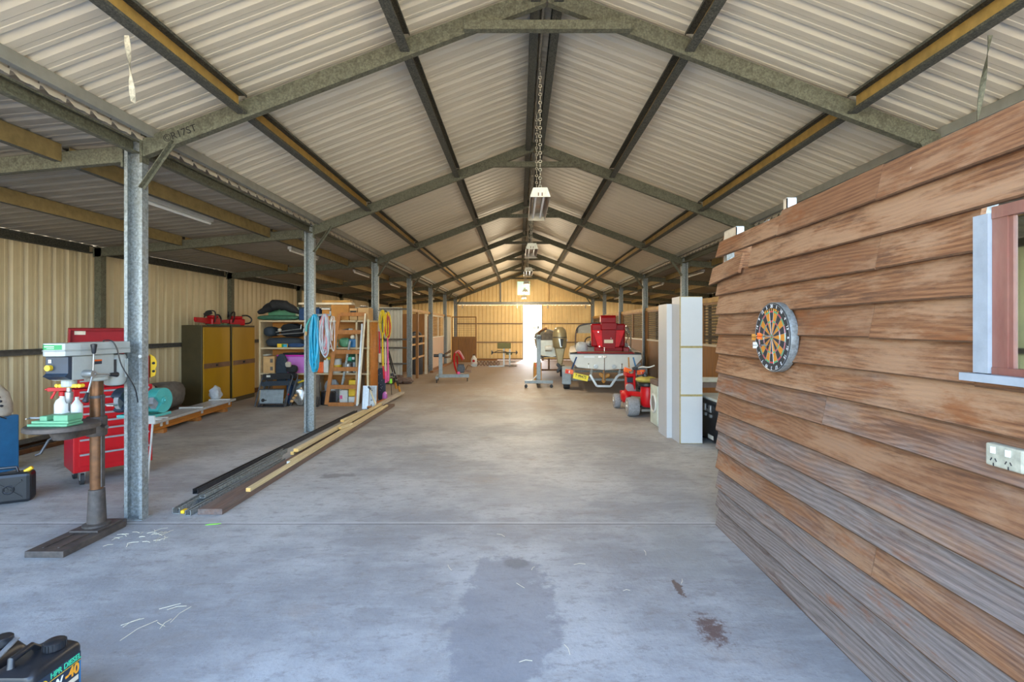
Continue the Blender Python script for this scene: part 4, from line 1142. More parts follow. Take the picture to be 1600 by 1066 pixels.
# ------------------------------------------------------------------ timber and steel lengths along the left columns
def length(name, label, cat, p0, p1, w, h, m, ends=None, group=None):
    mb = MB(); mb.bar(p0, p1, w, h)
    if ends:
        mb.mi[-6] = 1; mb.mi[-5] = 1
    return one(name, label, cat, mb, [m, ends] if ends else m, group, bevel=.003)
def zc(p, z): return (p[0], p[1], z)
length('hardwood_sleeper', 'long dark weathered hardwood plank flat on the floor at the edge of the timber pile', 'timber', (-2.65, 4.22, .026), (-2.66, 10.1, .026), .21, .05, hardwood)
length('timber_stud', 'pale pine stud with orange end, nearest on top of the dark plank', 'timber', (-2.565, 4.66, .070), (-2.62, 9.75, .070), .045, .035, pine, pine_end)
length('timber_stud', 'pale pine stud with a white painted end, second on the dark plank', 'timber', (-2.625, 5.60, .070), (-2.665, 9.6, .070), .04, .036, pine, white_pl)
length('timber_stud', 'upper pale pine stud lying on blocks left of the dark plank', 'timber', (-2.735, 6.03, .105), (-2.735, 9.72, .105), .06, .04, pine, pine_end)
length('timber_stud', 'pale pine stud under the raised one, left of the dark plank', 'timber', (-2.79, 6.05, .0625), (-2.79, 9.5, .0625), .045, .04, pine, pine_end)
length('timber_offcut', 'short pale pine block on the left side of the timber pile', 'timber', (-2.86, 7.95, .102), (-2.80, 8.9, .106), .06, .04, pine, pine_end)
length('timber_offcut', 'small pine wedge poking out on the right of the timber pile', 'timber', (-2.68, 7.35, .108), (-2.62, 7.7, .108), .04, .035, pine, pine_end)
length('grey_plank', 'grey weathered plank with a bolt hole at the far end of the timber pile', 'timber', (-2.80, 9.9, .07), (-2.74, 11.5, .10), .12, .035, wood_grey)
def chan(label, x, ya, yb, x2, w=.06, h=.05, z=.0, mm=galv):
    mb = MB(); d = Vector((x2 - x, yb - ya, 0)).normalized(); sd = Vector((-d.y, d.x, 0))
    cee(mb, Vector((x, ya, z + .001)), Vector((x2, yb, z + .001)), w, h, .012, sd, (0, 0, 1), t=.004)
    return one('steel_channel', label, 'steel channel', mb, mm, group='galvanised channels on the floor')
chan('galvanised channel with a yellow end plug, outermost of the steel lengths on the floor', -2.93, 4.25, 6.35, -2.99)
chan('galvanised channel lying against the dark plank, shortest of the steel lengths', -2.80, 4.2, 5.9, -2.80, .05, .045)
chan('dark long steel channel running back to the raised pine stud', -3.10, 4.75, 9.3, -3.06, .05, .05, mm=dark_steel)
chan('galvanised channel on top of the other steel lengths by the dark plank', -2.87, 4.5, 5.95, -2.86, .05, .03, .046)
mb = MB(); mb.box(-2.915, -2.885, 4.24, 4.29, .005, .03)
one('end_plug', 'small yellow plug at the near end of the galvanised channels', 'plug', mb, yellow)
mb = MB(); mb.prism([(0, 0), (.09, .02), (.11, .035), (.02, .02)], lambda a, b, q: Vector((-2.55 + a, 4.0 + b, q)), .0, .003)
one('plastic_scrap', 'scrap of bright green plastic on the floor by the dark plank end', 'scrap', mb, lime)
rnd = random.Random(11)
def straws(name, label, cx, cy, n, rad, L=.09, m=None):
    mb = MB()
    for _ in range(n):
        a = rnd.uniform(0, 6.28); r = rad * math.sqrt(rnd.random()); b = rnd.uniform(0, 6.28); l = L * rnd.uniform(.4, 1.2)
        c = Vector((cx + r * math.cos(a), cy + r * math.sin(a), .004)); d = Vector((math.cos(b), math.sin(b), 0)) * l / 2
        mb.tube([c - d, c + Vector((-d.y * .15, d.x * .15, .004)), c + d], .0015, 3)
    o = mb.build(name, m or straw_m); tag(o, label, 'straw', None, 'stuff')
straws('straw_litter', 'wisps of pale straw on the floor beside the drill press base', -2.9, 3.75, 26, .2)
straws('straw_litter', 'a few white straw stalks on the concrete beyond the oil containers', -2.0, 2.72, 8, .12, .16)
straws('straw_litter', 'scattered straw bits in the middle of the concrete floor', .3, 3.2, 10, .9, .07)

# ------------------------------------------------------------------ against the left wall: boards, swag, yellow cabinets, chainsaws
t = Thing('board_stack', 'stack of flat boards in clear wrap on timber bearers in front of the yellow cabinets', 'board stack', (-5.75, 8.7, 0), w=True)
p0, p1 = Vector((-5.62, 7.3, 0)), Vector((-5.84, 9.7, 0))
for q in (.1, .5, .88):
    c = p0.lerp(p1, q); mb = MB(); mb.cbox((c.x, c.y, .03), (.42, .09, .06), (0, 0, .11)); t.p('bearer', mb, ladder_wood)
for i, z in enumerate((.085, .137)):
    mb = MB(); mb.bar(zc(p0, z), zc(p1, z), .34, .05); t.p('board', mb, ply, bevel=.003)
mb = MB(); mb.bar(zc(p0 + Vector((.03, -.03, 0)), .185), zc(p1 + Vector((.03, .08, 0)), .185), .36, .042); t.p('plastic_wrap', mb, clear_wrap, bevel=.01)
for q in (.08, .14, .55, .95):
    c = p0.lerp(p1, q); mb = MB(); mb.cbox((c.x, c.y, .165), (.385, .03, .115), (0, 0, .11)); t.p('band', mb, white_pl)
t = Thing('swag_bag', 'taupe canvas swag with black strap lying behind the teal grinder', 'bag', (-6.15, 8.55, 0), w=True)
mb = MB(); mb.blob((-6.27, 8.6, .17), (.48, .9, .46), 5, .1); t.p('bag_body', mb, canvas_dk, smooth=True)
mb = MB(); mb.tube([(-6.27 + .255 * math.cos(a), 8.35, .36 + .27 * math.sin(a)) for a in [k * PI / 8 for k in range(-1, 10)]], .014, 6); t.p('strap', mb, black_soft, smooth=True)
mb = MB(); mb.blob((-6.25, 8.12, .52), (.3, .34, .14), 9, .2); t.p('flap', mb, canvas, smooth=True)
mb = MB(); mb.box(-6.56, -6.06, 8.05, 9.1, 0, .165)
one('packing_case', 'low dark case under the taupe swag', 'case', mb, hardwood)
mb = MB(); mb.blob((-5.93, 9.62, .214), (.2, .17, .24), 3, .25)
one('plastic_bag', 'crumpled white plastic bag on the end of the wrapped board stack', 'bag', mb, clear_wrap, smooth=True)
def cabinet(y0, label):
    x0, x1, W = (-6.585 if y0 < 10 else -6.405), -6.17, .93
    t = Thing('steel_cabinet', label, 'cabinet', (-6.38, y0 + W / 2, 0), w=True)
    mb = MB(); mb.box(x0, x1 - .012, y0, y0 + W, .0, 1.66); t.p('body', mb, brown_dark, bevel=.006)
    for i in (0, 1):
        a, b = y0 + .02 + i * (W - .04) / 2 + .002, y0 + .02 + (i + 1) * (W - .04) / 2 - .002
        mb = MB(); mb.box(x1 - .011, x1 + (.006 if i == 0 else .0), a, b, .10, 1.62); d = t.p('door', mb, yellow_door, bevel=.004)
        mb = MB(); mb.box(x1 + .0065, x1 + .009, a + .005, b - .005, .80, .90); t.p('trim_band', mb, brown_mid, d)
    mb = MB(); mb.cyl((x1 + .01, y0 + W / 2 - .04, .85), (x1 + .04, y0 + W / 2 - .04, .85), .02, seg=14); t.p('lock_handle', mb, black, smooth=True)
cabinet(9.6, 'mustard yellow two-door steel cabinet with dark brown side, nearer of the pair')
cabinet(10.58, 'mustard yellow two-door steel cabinet, farther of the pair, next to the shelving')
def chainsaw(x, y, z, rz, label, cover):
    t = Thing('chainsaw', label, 'chainsaw', (x, y, z), rz)
    t.o.scale = (1.15, 1.15, 1.2)
    mb = MB(); mb.box(-.14, .12, -.07, .07, .0, .12); mb.box(-.10, .09, -.06, .06, .1205, .17); t.p('engine_body', mb, red, bevel=.02)
    mb = MB(); mb.tube(spline([(-.13, 0, .03), (-.24, 0, .05), (-.27, 0, .12), (-.2, 0, .18), (-.10, 0, .18)], 5), .014, 8); t.p('rear_handle', mb, black, smooth=True)
    mb = MB(); mb.tube(spline([(.10, -.09, .03), (.08, -.09, .18), (.05, -.06, .24), (.04, .05, .24), (.05, .08, .16), (.08, .08, .05)], 5), .011, 8); t.p('front_handle', mb, black, smooth=True)
    mb = MB(); mb.bar((.13, -.07, .17), (.15, .07, .22), .02, .06); t.p('hand_guard', mb, black)
    mb = MB()
    if cover: mb.prism([(.12, .03), (.50, .05), (.53, .08), (.52, .13), (.12, .12)], lambda a, b, q: Vector((a, q, b)), -.02, .02)
    else: mb.prism([(.12, .04), (.25, .05), (.25, .10), (.12, .11)], lambda a, b, q: Vector((a, q, b)), -.02, .02)
    t.p('bar_cover', mb, red, bevel=.006)
    mb = MB(); mb.cyl((-.04, -.072, .07), (-.04, -.08, .07), .05, seg=18); t.p('starter_cover', mb, silver if not cover else white_pl)
chainsaw(-6.3, 10.12, 1.661, -PI / 2 + .05, 'red chainsaw with a red bar cover on the nearer yellow cabinet', True)
chainsaw(-6.28, 10.93, 1.661, -PI / 2 - .8, 'red chainsaw seen end on, on the farther yellow cabinet', False)
mb = MB(); mb.bar((-6.19, 9.75, 1.672), (-6.185, 10.9, 1.672), .025, .02)
one('saw_bar', 'dark green narrow bar lying under the chainsaws on the cabinets', 'bar', mb, green_tarp)

for k, (xx, zz, m_, lb) in enumerate(((-6.30, .03, rust, 'rusty steel length on the floor along the left wall, closest to the room'), (-6.40, .035, dark_steel, 'dark steel length on the floor along the left wall, middle one'), (-6.46, .12, rail_dark, 'dark steel channel stacked against the foot of the left wall'))):
    mb = MB(); mb.box(xx - .03, xx + .03, 4.6 + k * .3, 8.0 - k * .1, zz - .028, zz + .028)
    one('steel_length', lb, 'steel length', mb, m_, bevel=.004)
# ------------------------------------------------------------------ shelving against the partition side of the left aisle
SY, SB = 10.35, 10.86
SZ = (.655, 1.195, 1.765)
t = Thing('shelf_unit', 'timber shelf unit with an orange plywood back in the left aisle, crammed with gear', 'shelves', (-4.3, 10.6, 0), w=True)
mb = MB(); mb.box(-5.47, -3.12, SB, SB + .015, .05, 1.76); t.p('back_panel', mb, ply)
for x in (-5.47, -4.34, -3.44):
    mb = MB(); mb.box(x, x + .035, SY, SB - .001, 0, 1.73); t.p('upright', mb, shelf_wood)
mb = MB(); mb.box(-3.14, -3.12, SY, SB - .001, 0, 1.73); t.p('end_panel', mb, ply)
for z in SZ:
    for a, b in ((-5.434, -4.341), (-4.304, -3.441), (-3.404, -3.141)):
        mb = MB(); mb.box(a, b, SY + .002, SB - .002, z - .034, z) if z < 1.7 else mb.box(a - .03, b + .03, SY - .01, SB - .002, 1.731, z)
        t.p('shelf_board', mb, shelf_wood)
def X(px, d): return (px - VX) * d / FP
def Zt(py, d): return EYE - (py - VY) * d / FP
def ibox(name, label, cat, p0, p1, top, z, m, d0=SY + .04, dep=.32, bevel=.01, lid=None, extra=None, group=None):
    x0, x1, zt = X(p0, d0), X(p1, d0), Zt(top, d0)
    t = Thing(name, label, cat, ((x0 + x1) / 2, d0 + dep / 2, z + .001), group=group)
    w, h = (x1 - x0) / 2, zt - z
    lh = .03 if lid else 0
    mb = MB(); mb.box(-w, w, -dep / 2, dep / 2, 0, h - lh); b = t.p('body', mb, m, bevel=bevel)
    if lid:
        mb = MB(); mb.box(-w - .008, w + .008, -dep / 2 - .008, dep / 2 + .008, h - lh + .0005, h); t.p('lid', mb, lid, bevel=.004)
    if extra:
        for (nm, a, b_, c, d_, mm) in extra:
            mb = MB(); mb.box(-w + a * 2 * w, -w + b_ * 2 * w, -dep / 2 - .004, -dep / 2 - .0005, c * h, d_ * h); t.p(nm, mb, mm)
    return t
def icyl(name, label, cat, px, r, top, z, m, d0=SY + .1, lid=None, lbl=None, handle=False):
    x = X(px, d0); h = Zt(top, d0) - z
    t = Thing(name, label, cat, (x, d0, z + .001))
    mb = MB(); mb.lathe([(r * .93, 0), (r, .005), (r, h * .96), (r * .97, h)], seg=20); t.p('body', mb, m, smooth=True)
    if lid:
        mb = MB(); mb.lathe([(r * 1.02, h + .0005), (r * 1.02, h + .015), (r * .5, h + .02)], seg=20); t.p('lid', mb, lid, smooth=True)
    if lbl:
        mb = MB(); mb.lathe([(r * 1.004, h * .15), (r * 1.008, h * .16), (r * 1.008, h * .6), (r * 1.004, h * .61)], seg=20); t.p('label_band', mb, lbl, smooth=True)
    if handle:
        mb = MB(); mb.tube([Vector((r * math.cos(a), -.3 * r * math.sin(a) - .4 * r, h * .95 + .35 * r * math.sin(a))) for a in [PI * k / 8 for k in range(9)]], .004, 6); t.p('wire_handle', mb, steel, smooth=True)
    return t
def iblob(name, label, cat, p0, p1, top, z, m, d0=SY + .2, dep=.35, seed=1, amp=.12, rz=0):
    x0, x1 = X(p0, d0), X(p1, d0); mb = MB(); mb.blob(((x0 + x1) / 2, d0, z + .002), (x1 - x0, dep, Zt(top, d0) - z), seed, amp, rz=rz)
    return one(name, label, cat, mb, m, smooth=True)
# --- top of the shelf unit
Z3 = SZ[2]
ibox('storage_box', 'flat green box at the back of the shelf top, under the black bag', 'box', 419, 462, 480, Z3, green_vise, SB - .18, .16)
iblob('folded_tarp', 'folded dark green tarp on the left end of the shelf top', 'tarp', 404, 468, 493, Z3, green_tarp, seed=2, amp=.05, d0=SY + .14, dep=.3)
mb = MB()
c = at(440, 497, SY + .14)
rows = []
for i in range(15):
    u = i / 14; x = X(404 + 64 * u, SY + .15)
    zb = Zt(497 - 9 * math.sin(u * PI) , SY); rows.append((x, SY + .13 + .03 * math.sin(u * 9), zb + .10 * math.sin(u * 3.0) ** 2))
mb.tube(rows, [.02 + .115 * math.sin(PI * (i + .6) / 15.2) ** .8 * (1 + .15 * math.sin(i * 2.3)) for i in range(15)], 12)
o = one('black_bag', 'limp black bag slumped over the green tarp on the shelf top', 'bag', mb, black_soft, smooth=True)
o.scale = (1, 1, .8)
o.location.z = Z3 + .13
ibox('plastic_tub', 'dark blue plastic tub on the shelf top behind the second left column', 'tub', 467, 499, 480, Z3, blue_fab, lid=navy)
ibox('carton', 'small orange carton with pale lid on the shelf top, right of the hoses', 'carton', 503, 515, 482, Z3, cardboard, lid=white_pl)
ibox('carton', 'big tall orange-brown carton in the middle of the shelf top', 'carton', 517, 545, 476.5, Z3, cardboard, dep=.4)
ibox('carton', 'low carton with a dark hand hole on the shelf top under the pale boards', 'carton', 546, 558, 482, Z3, cardboard2, extra=[('hand_hole', .1, .9, .55, .8, ink)])
ibox('carton', 'light brown carton at the right end of the shelf top', 'carton', 559, 576, 481, Z3, cardboard2)
iblob('foil_tray', 'crumpled silver foil tray on the rightmost carton of the shelf top', 'tray', 563, 574, 478, Zt(481, SY + .04) + .002, silver, seed=6, dep=.2)
mb = MB(); mb.box(X(464, SY), X(548, SY), SY + .06, SY + .26, Zt(476.4, SY + .04) + .004, Zt(472.8, SY + .04))
one('pale_board', 'long pale board lying across the cartons on the shelf top', 'board', mb, cream, bevel=.004)
mb = MB(); mb.box(X(500, SY), X(545, SY), SY + .1, SY + .24, Zt(472.7, SY + .04) + .002, Zt(469, SY + .04))
one('timber_length', 'golden timber length on the pale board, highest thing on the shelves', 'timber', mb, rail_wood, bevel=.004)
# --- second shelf
Z2 = SZ[1]
iblob('sleeping_bag', 'navy rolled sleeping bag at the left of the upper shelf', 'sleeping bag', 416, 433, 511, Zt(526, SY + .2), slate_fab, seed=8, amp=.06)
iblob('chair_bag', 'long dark slate folding-chair bag lying along the upper shelf', 'bag', 417, 474, 528, Z2, slate_fab, seed=12, amp=.05, dep=.3)
iblob('black_bag', 'lumpy black bag behind the chair frames on the upper shelf', 'bag', 440, 476, 507, Zt(527, SY + .34), black_soft, d0=SY + .34, dep=.25, seed=13)
for i, (a, b, lb) in enumerate(((at(431, 519, SY + .1), at(470, 514, SY + .12), 'grey folded chair pole on the slate bag, upper of two'), (at(433, 523, SY + .08), at(474, 520, SY + .1), 'grey folded chair pole on the slate bag, lower of two'))):
    mb = MB(); mb.cyl(a, b, .010, seg=8); mb.cyl(b, b + Vector((.01, .0, .09)), .009, seg=8); one('chair_pole', lb, 'pole', mb, silver, smooth=True)
mb = MB(); mb.ball(at(437, 516, SY + .08), .04, 10, 7); one('cloth_wad', 'cream wad of cloth beside the sleeping bag', 'cloth', mb, canvas, smooth=True)
ibox('snack_packet', 'small orange, green and blue packet on the edge of the upper shelf', 'packet', 433, 449, 537.5, Z2, yellow, SY + .005, .03, .004, extra=[('green_patch', .45, .62, .05, .95, green_lbl), ('blue_patch', .62, .98, .1, .9, hose_blue)])
iblob('blue_bag', 'crumpled bright blue bag on the upper shelf by the second left column', 'bag', 451, 475, 537, Z2, blue_fab, d0=SY + .03, dep=.05, seed=15)
icyl('tin', 'dark red tin on the upper shelf, behind the hoses', 'tin', 515, .045, 530, Z2, red_dk, lid=black)
icyl('spray_can', 'white and teal spray can on the upper shelf', 'can', 525, .042, 530, Z2, teal, lid=white_pl, lbl=white_pl)
iblob('green_pouch', 'green and white crumpled pouch on the upper shelf', 'pouch', 531, 547, 529, Z2, green_vise, seed=18, dep=.15)
ibox('blue_tub', 'bright blue plastic tub at the right of the upper shelf', 'tub', 545, 556.3, 530, Z2, blue, SY + .03, .16, .012)
mb = MB(); mb.ball(at(551, 527, SY + .1), .05, 10, 7); one('cotton_ball', 'pale round wad on top of the bright blue tub', 'wad', mb, cream, smooth=True)
t = Thing('hand_saw', 'hand saw with a white handle fixed on the orange back panel', 'saw', tuple(at(540, 517, SB - .01)), w=True)
a = at(527, 518, SB - .012); b = at(545, 516, SB - .012)
mb = MB(); mb.prism([(a.x, a.z), (b.x, b.z - .04), (b.x, b.z + .04), (a.x, a.z + .015)], lambda p, q, d: Vector((p, d, q)), SB - .012, SB - .008); t.p('blade', mb, dark_steel)
mb = MB(); mb.box(b.x, b.x + .09, SB - .03, SB - .003, b.z - .035, b.z + .035); t.p('handle', mb, white_pl, bevel=.01)
# --- third shelf
Z1 = SZ[0]
ibox('carton', 'open light carton with dark printing on the lower shelf, far left', 'carton', 411, 429, 557, Z1, cardboard2, extra=[('print_patch', .62, .85, .62, .85, canvas_dk), ('print_patch', .62, .85, .15, .38, canvas_dk)])
iblob('paper_wad', 'white crumpled paper on the open carton on the lower shelf', 'paper', 413, 423, 553.5, Zt(557, SY + .04) + .004, white_pl, d0=SY + .15, dep=.2, seed=21)
ibox('storage_crate', 'mauve plastic storage crate with magenta lid on the lower shelf', 'crate', 433, 478, 555, Z1, purple, SY + .02, .4, .012, lid=magenta)
mb = MB(); mb.box(X(438, SY), X(470, SY), SY + .1, SY + .3, Zt(555, SY + .02) + .002, Zt(552, SY)); one('folded_cloth', 'dark folded cloth on the magenta lid', 'cloth', mb, black_soft, bevel=.01)
t = ibox('fuel_can', 'red plastic fuel can on the lower shelf under the hoses', 'fuel can', 496, 505, 566, Z1, orange, SY + .03, .2, .02)
t = ibox('plastic_jug', 'white plastic jug on the lower shelf beside the red fuel can', 'jug', 505, 513, 563, Z1, white_pl, SY + .02, .14, .02)
mb = MB(); mb.lathe([(.02, 0), (.02, .03), (.01, .035)], (0, 0, Zt(563, SY + .02) - Z1), seg=12); t.p('cap', mb, white_pl, smooth=True)
icyl('paint_bucket', 'white paint bucket with yellow label on the lower shelf, behind the wooden ladder', 'bucket', 525, .115, 562, Z1, white_pl, lid=white_pl, lbl=yellow, handle=True)
icyl('cooking_pot', 'grey metal pot on the lower shelf, behind the ladder', 'pot', 543, .10, 568, Z1, steel, handle=True)
ibox('green_tin', 'black and green oil tin stacked above the grey pot on the lower shelf', 'tin', 541, 557, 553, Zt(566, SY + .3) , green_tarp, SY + .28, .15, .006, extra=[('green_patch', .1, .5, .2, .6, ink_green), ('white_patch', .55, .8, .3, .6, ink_white)])
ibox('glass_jar', 'small grey jar at the right end of the lower shelf', 'jar', 551, 555, 566, Z1, grey_stand, SY + .05, .08, .008)
mb = MB(); mb.box(X(538, SY), X(555, SY), SY + .2, SB - .01, Z1 + .001, Zt(566, SY + .3) - .001); one('paint_tray', 'dark tray under the black and green tin', 'tray', mb, dark_steel)
icyl('yellow_lid_jar', 'jar with bright yellow top behind the white jug', 'jar', 515, .05, 558, Z1, strap_y, d0=SY + .3)
# --- on the floor under the shelves
icyl('black_bucket', 'black plastic bucket on the floor left of the wooden ladder foot', 'bucket', 513, .15, 612, 0, black, d0=SY + .0, handle=True)
ibox('white_jug', 'large white plastic chemical jug on the floor behind the ladder', 'jug', 529.5, 543, 609, 0, white_pl, SY + .05, .18, .03, extra=[('pink_label', .12, .4, .35, .6, strap_p)])
t = ibox('yellow_container', 'bright yellow plastic container on the floor behind the ladder', 'container', 544, 555.5, 594, .16, yellow, SY + .04, .2, .025)
mb = MB(); mb.box(X(543.6, SY), X(554.5, SY), SY + .02, SY + .3, 0, .158); one('white_crate', 'low white crate under the bright yellow container', 'crate', mb, white_pl, bevel=.01)
iblob('rubbish_bag', 'white crumpled plastic bags under the lower shelf behind the ladder', 'bag', 509, 530, 596, 0, clear_wrap, d0=SY + .3, dep=.26, seed=25, amp=.16)
icyl('carpet_roll', 'dark grey carpet roll standing right of the second left column', 'roll', 493.5, .085, 586, 0, canvas_dk, d0=SY - .15)
icyl('caulk_tube', 'white and yellow tube beside the black bucket', 'tube', 498.5, .04, 598, 0, white_pl, d0=SY + .08, lbl=yellow)
for k in range(4):
    mb = MB(); x = X(487 + k * 3.4, SY - .2)
    mb.tube(spline([(x, SY - .25 - .03 * k, .26), (x + .01, SY - .26 - .03 * k, .05), (x + .05, SY - .26 - .03 * k, .012), (x + .09, SY - .25 - .03 * k, .06), (x + .1, SY - .23 - .03 * k, .2)], 5), .009, 6)
    one('bent_tube_leg', 'bent black chair tube by the carpet roll, %s from the left' % ORD[k], 'tube', mb, dark_steel, group='bent chair tubes', smooth=True)
iblob('parts_bag', 'clear bag full of silver engine parts on the floor left of the second column', 'bag', 464, 480, 608, 0, foil, d0=SY - .12, dep=.3, seed=31, amp=.3)
for i, (px, py) in enumerate(((459, 622), (456, 627), (462, 618))):
    mb = MB(); mb.ball(at(px, py, SY - .33), (.035, .03, .03), 8, 6); one('brass_fitting', 'brass fitting on the clear bag of parts, %s' % ('upper one', 'lower one', 'topmost one')[(i + 0) % 3], 'fitting', mb, cardboard2, smooth=True)
iblob('grey_sheet', 'grey folded sheet with a yellow edge under the mauve crate', 'sheet', 460, 478, 595, 0, grey_stand, d0=SY + .24, dep=.26, seed=33)
mb = MB(); mb.bar(at(466, 598, SY + .0), at(477, 594, SY + .0), .05, .035); one('yellow_strip', 'bright yellow strip on the folded grey sheet', 'strip', mb, lime if False else strap_y)
mb = MB(); mb.ball(at(473, 606, SY - .02), .03, 8, 6); one('orange_knob', 'round orange knob on the grey folded sheet', 'knob', mb, orange, smooth=True)
iblob('blue_roll', 'upright dark blue cushion roll behind the folded recliner chairs', 'cushion', 449, 457, 588, 0, blue_fab, d0=SY - .05, dep=.14, seed=35, amp=.04)
iblob('slate_cushion', 'tall slate blue cushion leaning behind the folded recliner chairs', 'cushion', 431, 449, 554, .45, slate_fab, d0=SY - .08, dep=.08, seed=37, amp=.04)
iblob('dark_pillow', 'dark navy head pillow on top of the folded recliner chairs', 'pillow', 448, 465, 571, .68, black_soft, d0=SY - .2, dep=.12, seed=39, amp=.06)
iblob('work_glove', 'pale glove tucked between the cushions behind the recliner chairs', 'glove', 446, 455, 566, .80, canvas, d0=SY - .26, dep=.06, seed=41)
# --- folded recliner chairs
def recliner(y, dxx, label, full):
    t = Thing('recliner_chair', label, 'chair', (-5.03 + dxx, y, 0), group='folded recliner chairs', w=True)
    xl, xr = X(399, 10.0) + dxx, X(447, 10.0) + dxx
    for s, x0, x1 in ((-1, xl, xl + .12), (1, xr, xr + .10)):
        mb = MB(); mb.tube(spline([(x0, y, .012), (x0 + (x1 - x0) * .5, y + .04, .35), (x1 - s * .0, y + .09, .60), (x1 + (-s) * .05, y + .10, .66)], 5), .014, 8); t.p('side_tube', mb, dark_steel, smooth=True)
        mb = MB(); mb.tube([(x0 - s * .05, y + .03, .012), (x1 - s * .05, y + .1, .52)], .012, 8); t.p('side_tube', mb, dark_steel, smooth=True)
    mb = MB(); mb.tube([(xl + .04, y + .02, .012), (xr - .04, y + .02, .012)], .013, 8); t.p('foot_tube', mb, dark_steel, smooth=True)
    mb = MB(); mb.bar((xl + .12, y + .09, .60), (xr + .06, y + .09, .62), .04, .12); t.p('headrest', mb, black_soft, bevel=.012)
    mb = MB(); mb.bar((xl + .10, y + .07, .46), (xr + .04, y + .07, .48), .02, .09); t.p('sling', mb, slate_fab)
    if full:
        mb = MB(); M = Matrix.Translation((0, y - .012, .08)) @ Matrix.Rotation(-.17, 4, 'X')
        mb.box(xl + .10, xr - .05, -.006, .006, 0, .27, M); tr = t.p('side_table', mb, grey_stand, bevel=.006)
        mb = MB(); mb.cyl(M @ Vector((xl + .17, -.0065, .06)), M @ Vector((xl + .17, -.012, .06)), .035, seg=18); mb.box(xl + .17, xl + .24, -.012, -.0065, .05, .07, M); t.p('cup_hole', mb, ink, tr)
        mb = MB(); mb.box(xl + .08, xr - .03, -.012, .0, .271, .29, M); mb.box(xl + .08, xr - .03, -.012, .0, -.02, -.001, M); t.p('table_rim', mb, dark_steel, tr)
        mb = MB(); mb.box(xl + .20, xl + .28, y + .066, y + .069, .60, .64); t.p('care_label', mb, white_pl)
        mb = MB(); mb.ball((xr + .06, y - .01, .26), .018, 8, 6); t.p('red_knob', mb, red, smooth=True)
recliner(9.98, 0, 'nearest folded black recliner chair with grey side table panel, leaning by the shelves', True)
recliner(10.10, .05, 'second folded black recliner chair, behind the one with the grey panel', False)

# ------------------------------------------------------------------ ladder, ramps, timbers, hoses
t = Thing('wooden_ladder', 'orange-brown wooden step ladder leaning on the shelves', 'ladder', (-3.7, 10.2, 0), w=True)
yb, yt = 10.12, 10.32
def lad(px, py):
    z0 = Zt(634, 10.18); q = (634 - py) / (634 - 489.0)
    d = yb + (yt - yb) * q
    return Vector((X(px, d), d, max(.0, Zt(py, d))))
ll = [lad(507, 634), lad(527, 489)]; lr = [lad(553, 634), lad(571, 489)]
mb = MB(); mb.bar(ll[0] + Vector((.04, 0, .02)), ll[1] + Vector((.04, 0, -.02)), .075, .03, (0, 1, 0)); t.p('rail', mb, ladder_wood)
mb = MB(); mb.bar(lr[0] + Vector((.03, 0, .02)), lr[1] + Vector((.0, 0, -.02)), .05, .03, (0, 1, 0)); t.p('rail', mb, ladder_wood)
for q in (.015, .20, .39, .575, .79, .985):
    a = ll[0].lerp(ll[1], q); b = lr[0].lerp(lr[1], q); mb = MB(); mb.bar(a + Vector((.08, -.016, .0)), b + Vector((.0, -.016, 0)), .03, .085 if .1 < q < .9 else .075); t.p('rung', mb, ladder_wood)
mb = MB(); mb.bar(at(558, 634, 9.98), at(566, 506, 10.22), .035, .02, (0, 1, 0)); mb.mi = mb.mi
one('aluminium_batten', 'thin aluminium batten leaning on the right rail of the wooden ladder', 'batten', mb, silver)
mb = MB(); mb.bar(at(535, 600, 10.25) , at(547, 533, 10.30), .04, .02, (0, 1, 0)); o = one('aluminium_strut', 'aluminium strut leaning behind the middle ladder rungs', 'strut', mb, galv)
mb = MB(); mb.bar((X(531, 10.25), 10.27, .30), (X(538, 10.27), 10.28, .56), .04, .02, (0, 1, 0)); one('aluminium_strut', 'lower aluminium strut behind the ladder, above the white jug', 'strut', mb, galv)
mb = MB(); mb.bar(at(559.5, 632, 9.95), at(571, 490, 10.26), .03, .03, (0, 1, 0)); one('timber_batten', 'tall cream timber batten leaning by the ladder, longest one', 'timber', mb, cream)
mb = MB(); mb.bar(at(574.5, 634, 10.16), at(575.5, 499, 10.3), .04, .03, (0, 1, 0)); one('timber_batten', 'shorter cream timber batten leaning right of the longest one', 'timber', mb, pine)
for k, (p0, p1, lb) in enumerate(((566, 576, 'ribbed aluminium loading ramp, left of the pair at the third left column'), (577, 587.5, 'chequered aluminium loading ramp with holes, right of the pair at the third left column'))):
    d = 9.72; x0, x1 = X(p0, d), X(p1, d)
    t = Thing('loading_ramp', lb, 'ramp', ((x0 + x1) / 2, d, 0), w=True)
    M = Matrix.Translation((0, d, .004)) @ Matrix.Rotation(math.radians(-9), 4, 'X')
    mb = MB(); mb.box(x0 + .01, x1 - .01, 0, .02, 0, .46, M); t.p('deck', mb, steel if k else silver)
    for x in (x0, x1 - .0095):
        mb = MB(); mb.box(x, x + .0095, -.025, .03, 0, .46, M); t.p('side_rail', mb, silver, bevel=.003)
    mb = MB()
    if k == 0:
        mb.box((x0 + x1) / 2 - .008, (x0 + x1) / 2 + .008, -.012, -.0005, 0, .46, M); t.p('centre_rib', mb, silver)
    else:
        for j in range(4): mb.cyl(M @ Vector((x0 + .035, -.0005, .08 + j * .095)), M @ Vector((x0 + .035, -.003, .08 + j * .095)), .012, seg=10)
        t.p('deck_holes', mb, ink)
t = Thing('garden_mattock', 'mattock with a pale timber handle leaning on the chequered ramp', 'mattock', tuple(at(587, 634, 9.6)), w=True)
mb = MB(); mb.cyl(at(588.5, 637, 9.55), at(577.5, 607, 9.66), .014, .012, 10); t.p('handle', mb, pine, smooth=True)
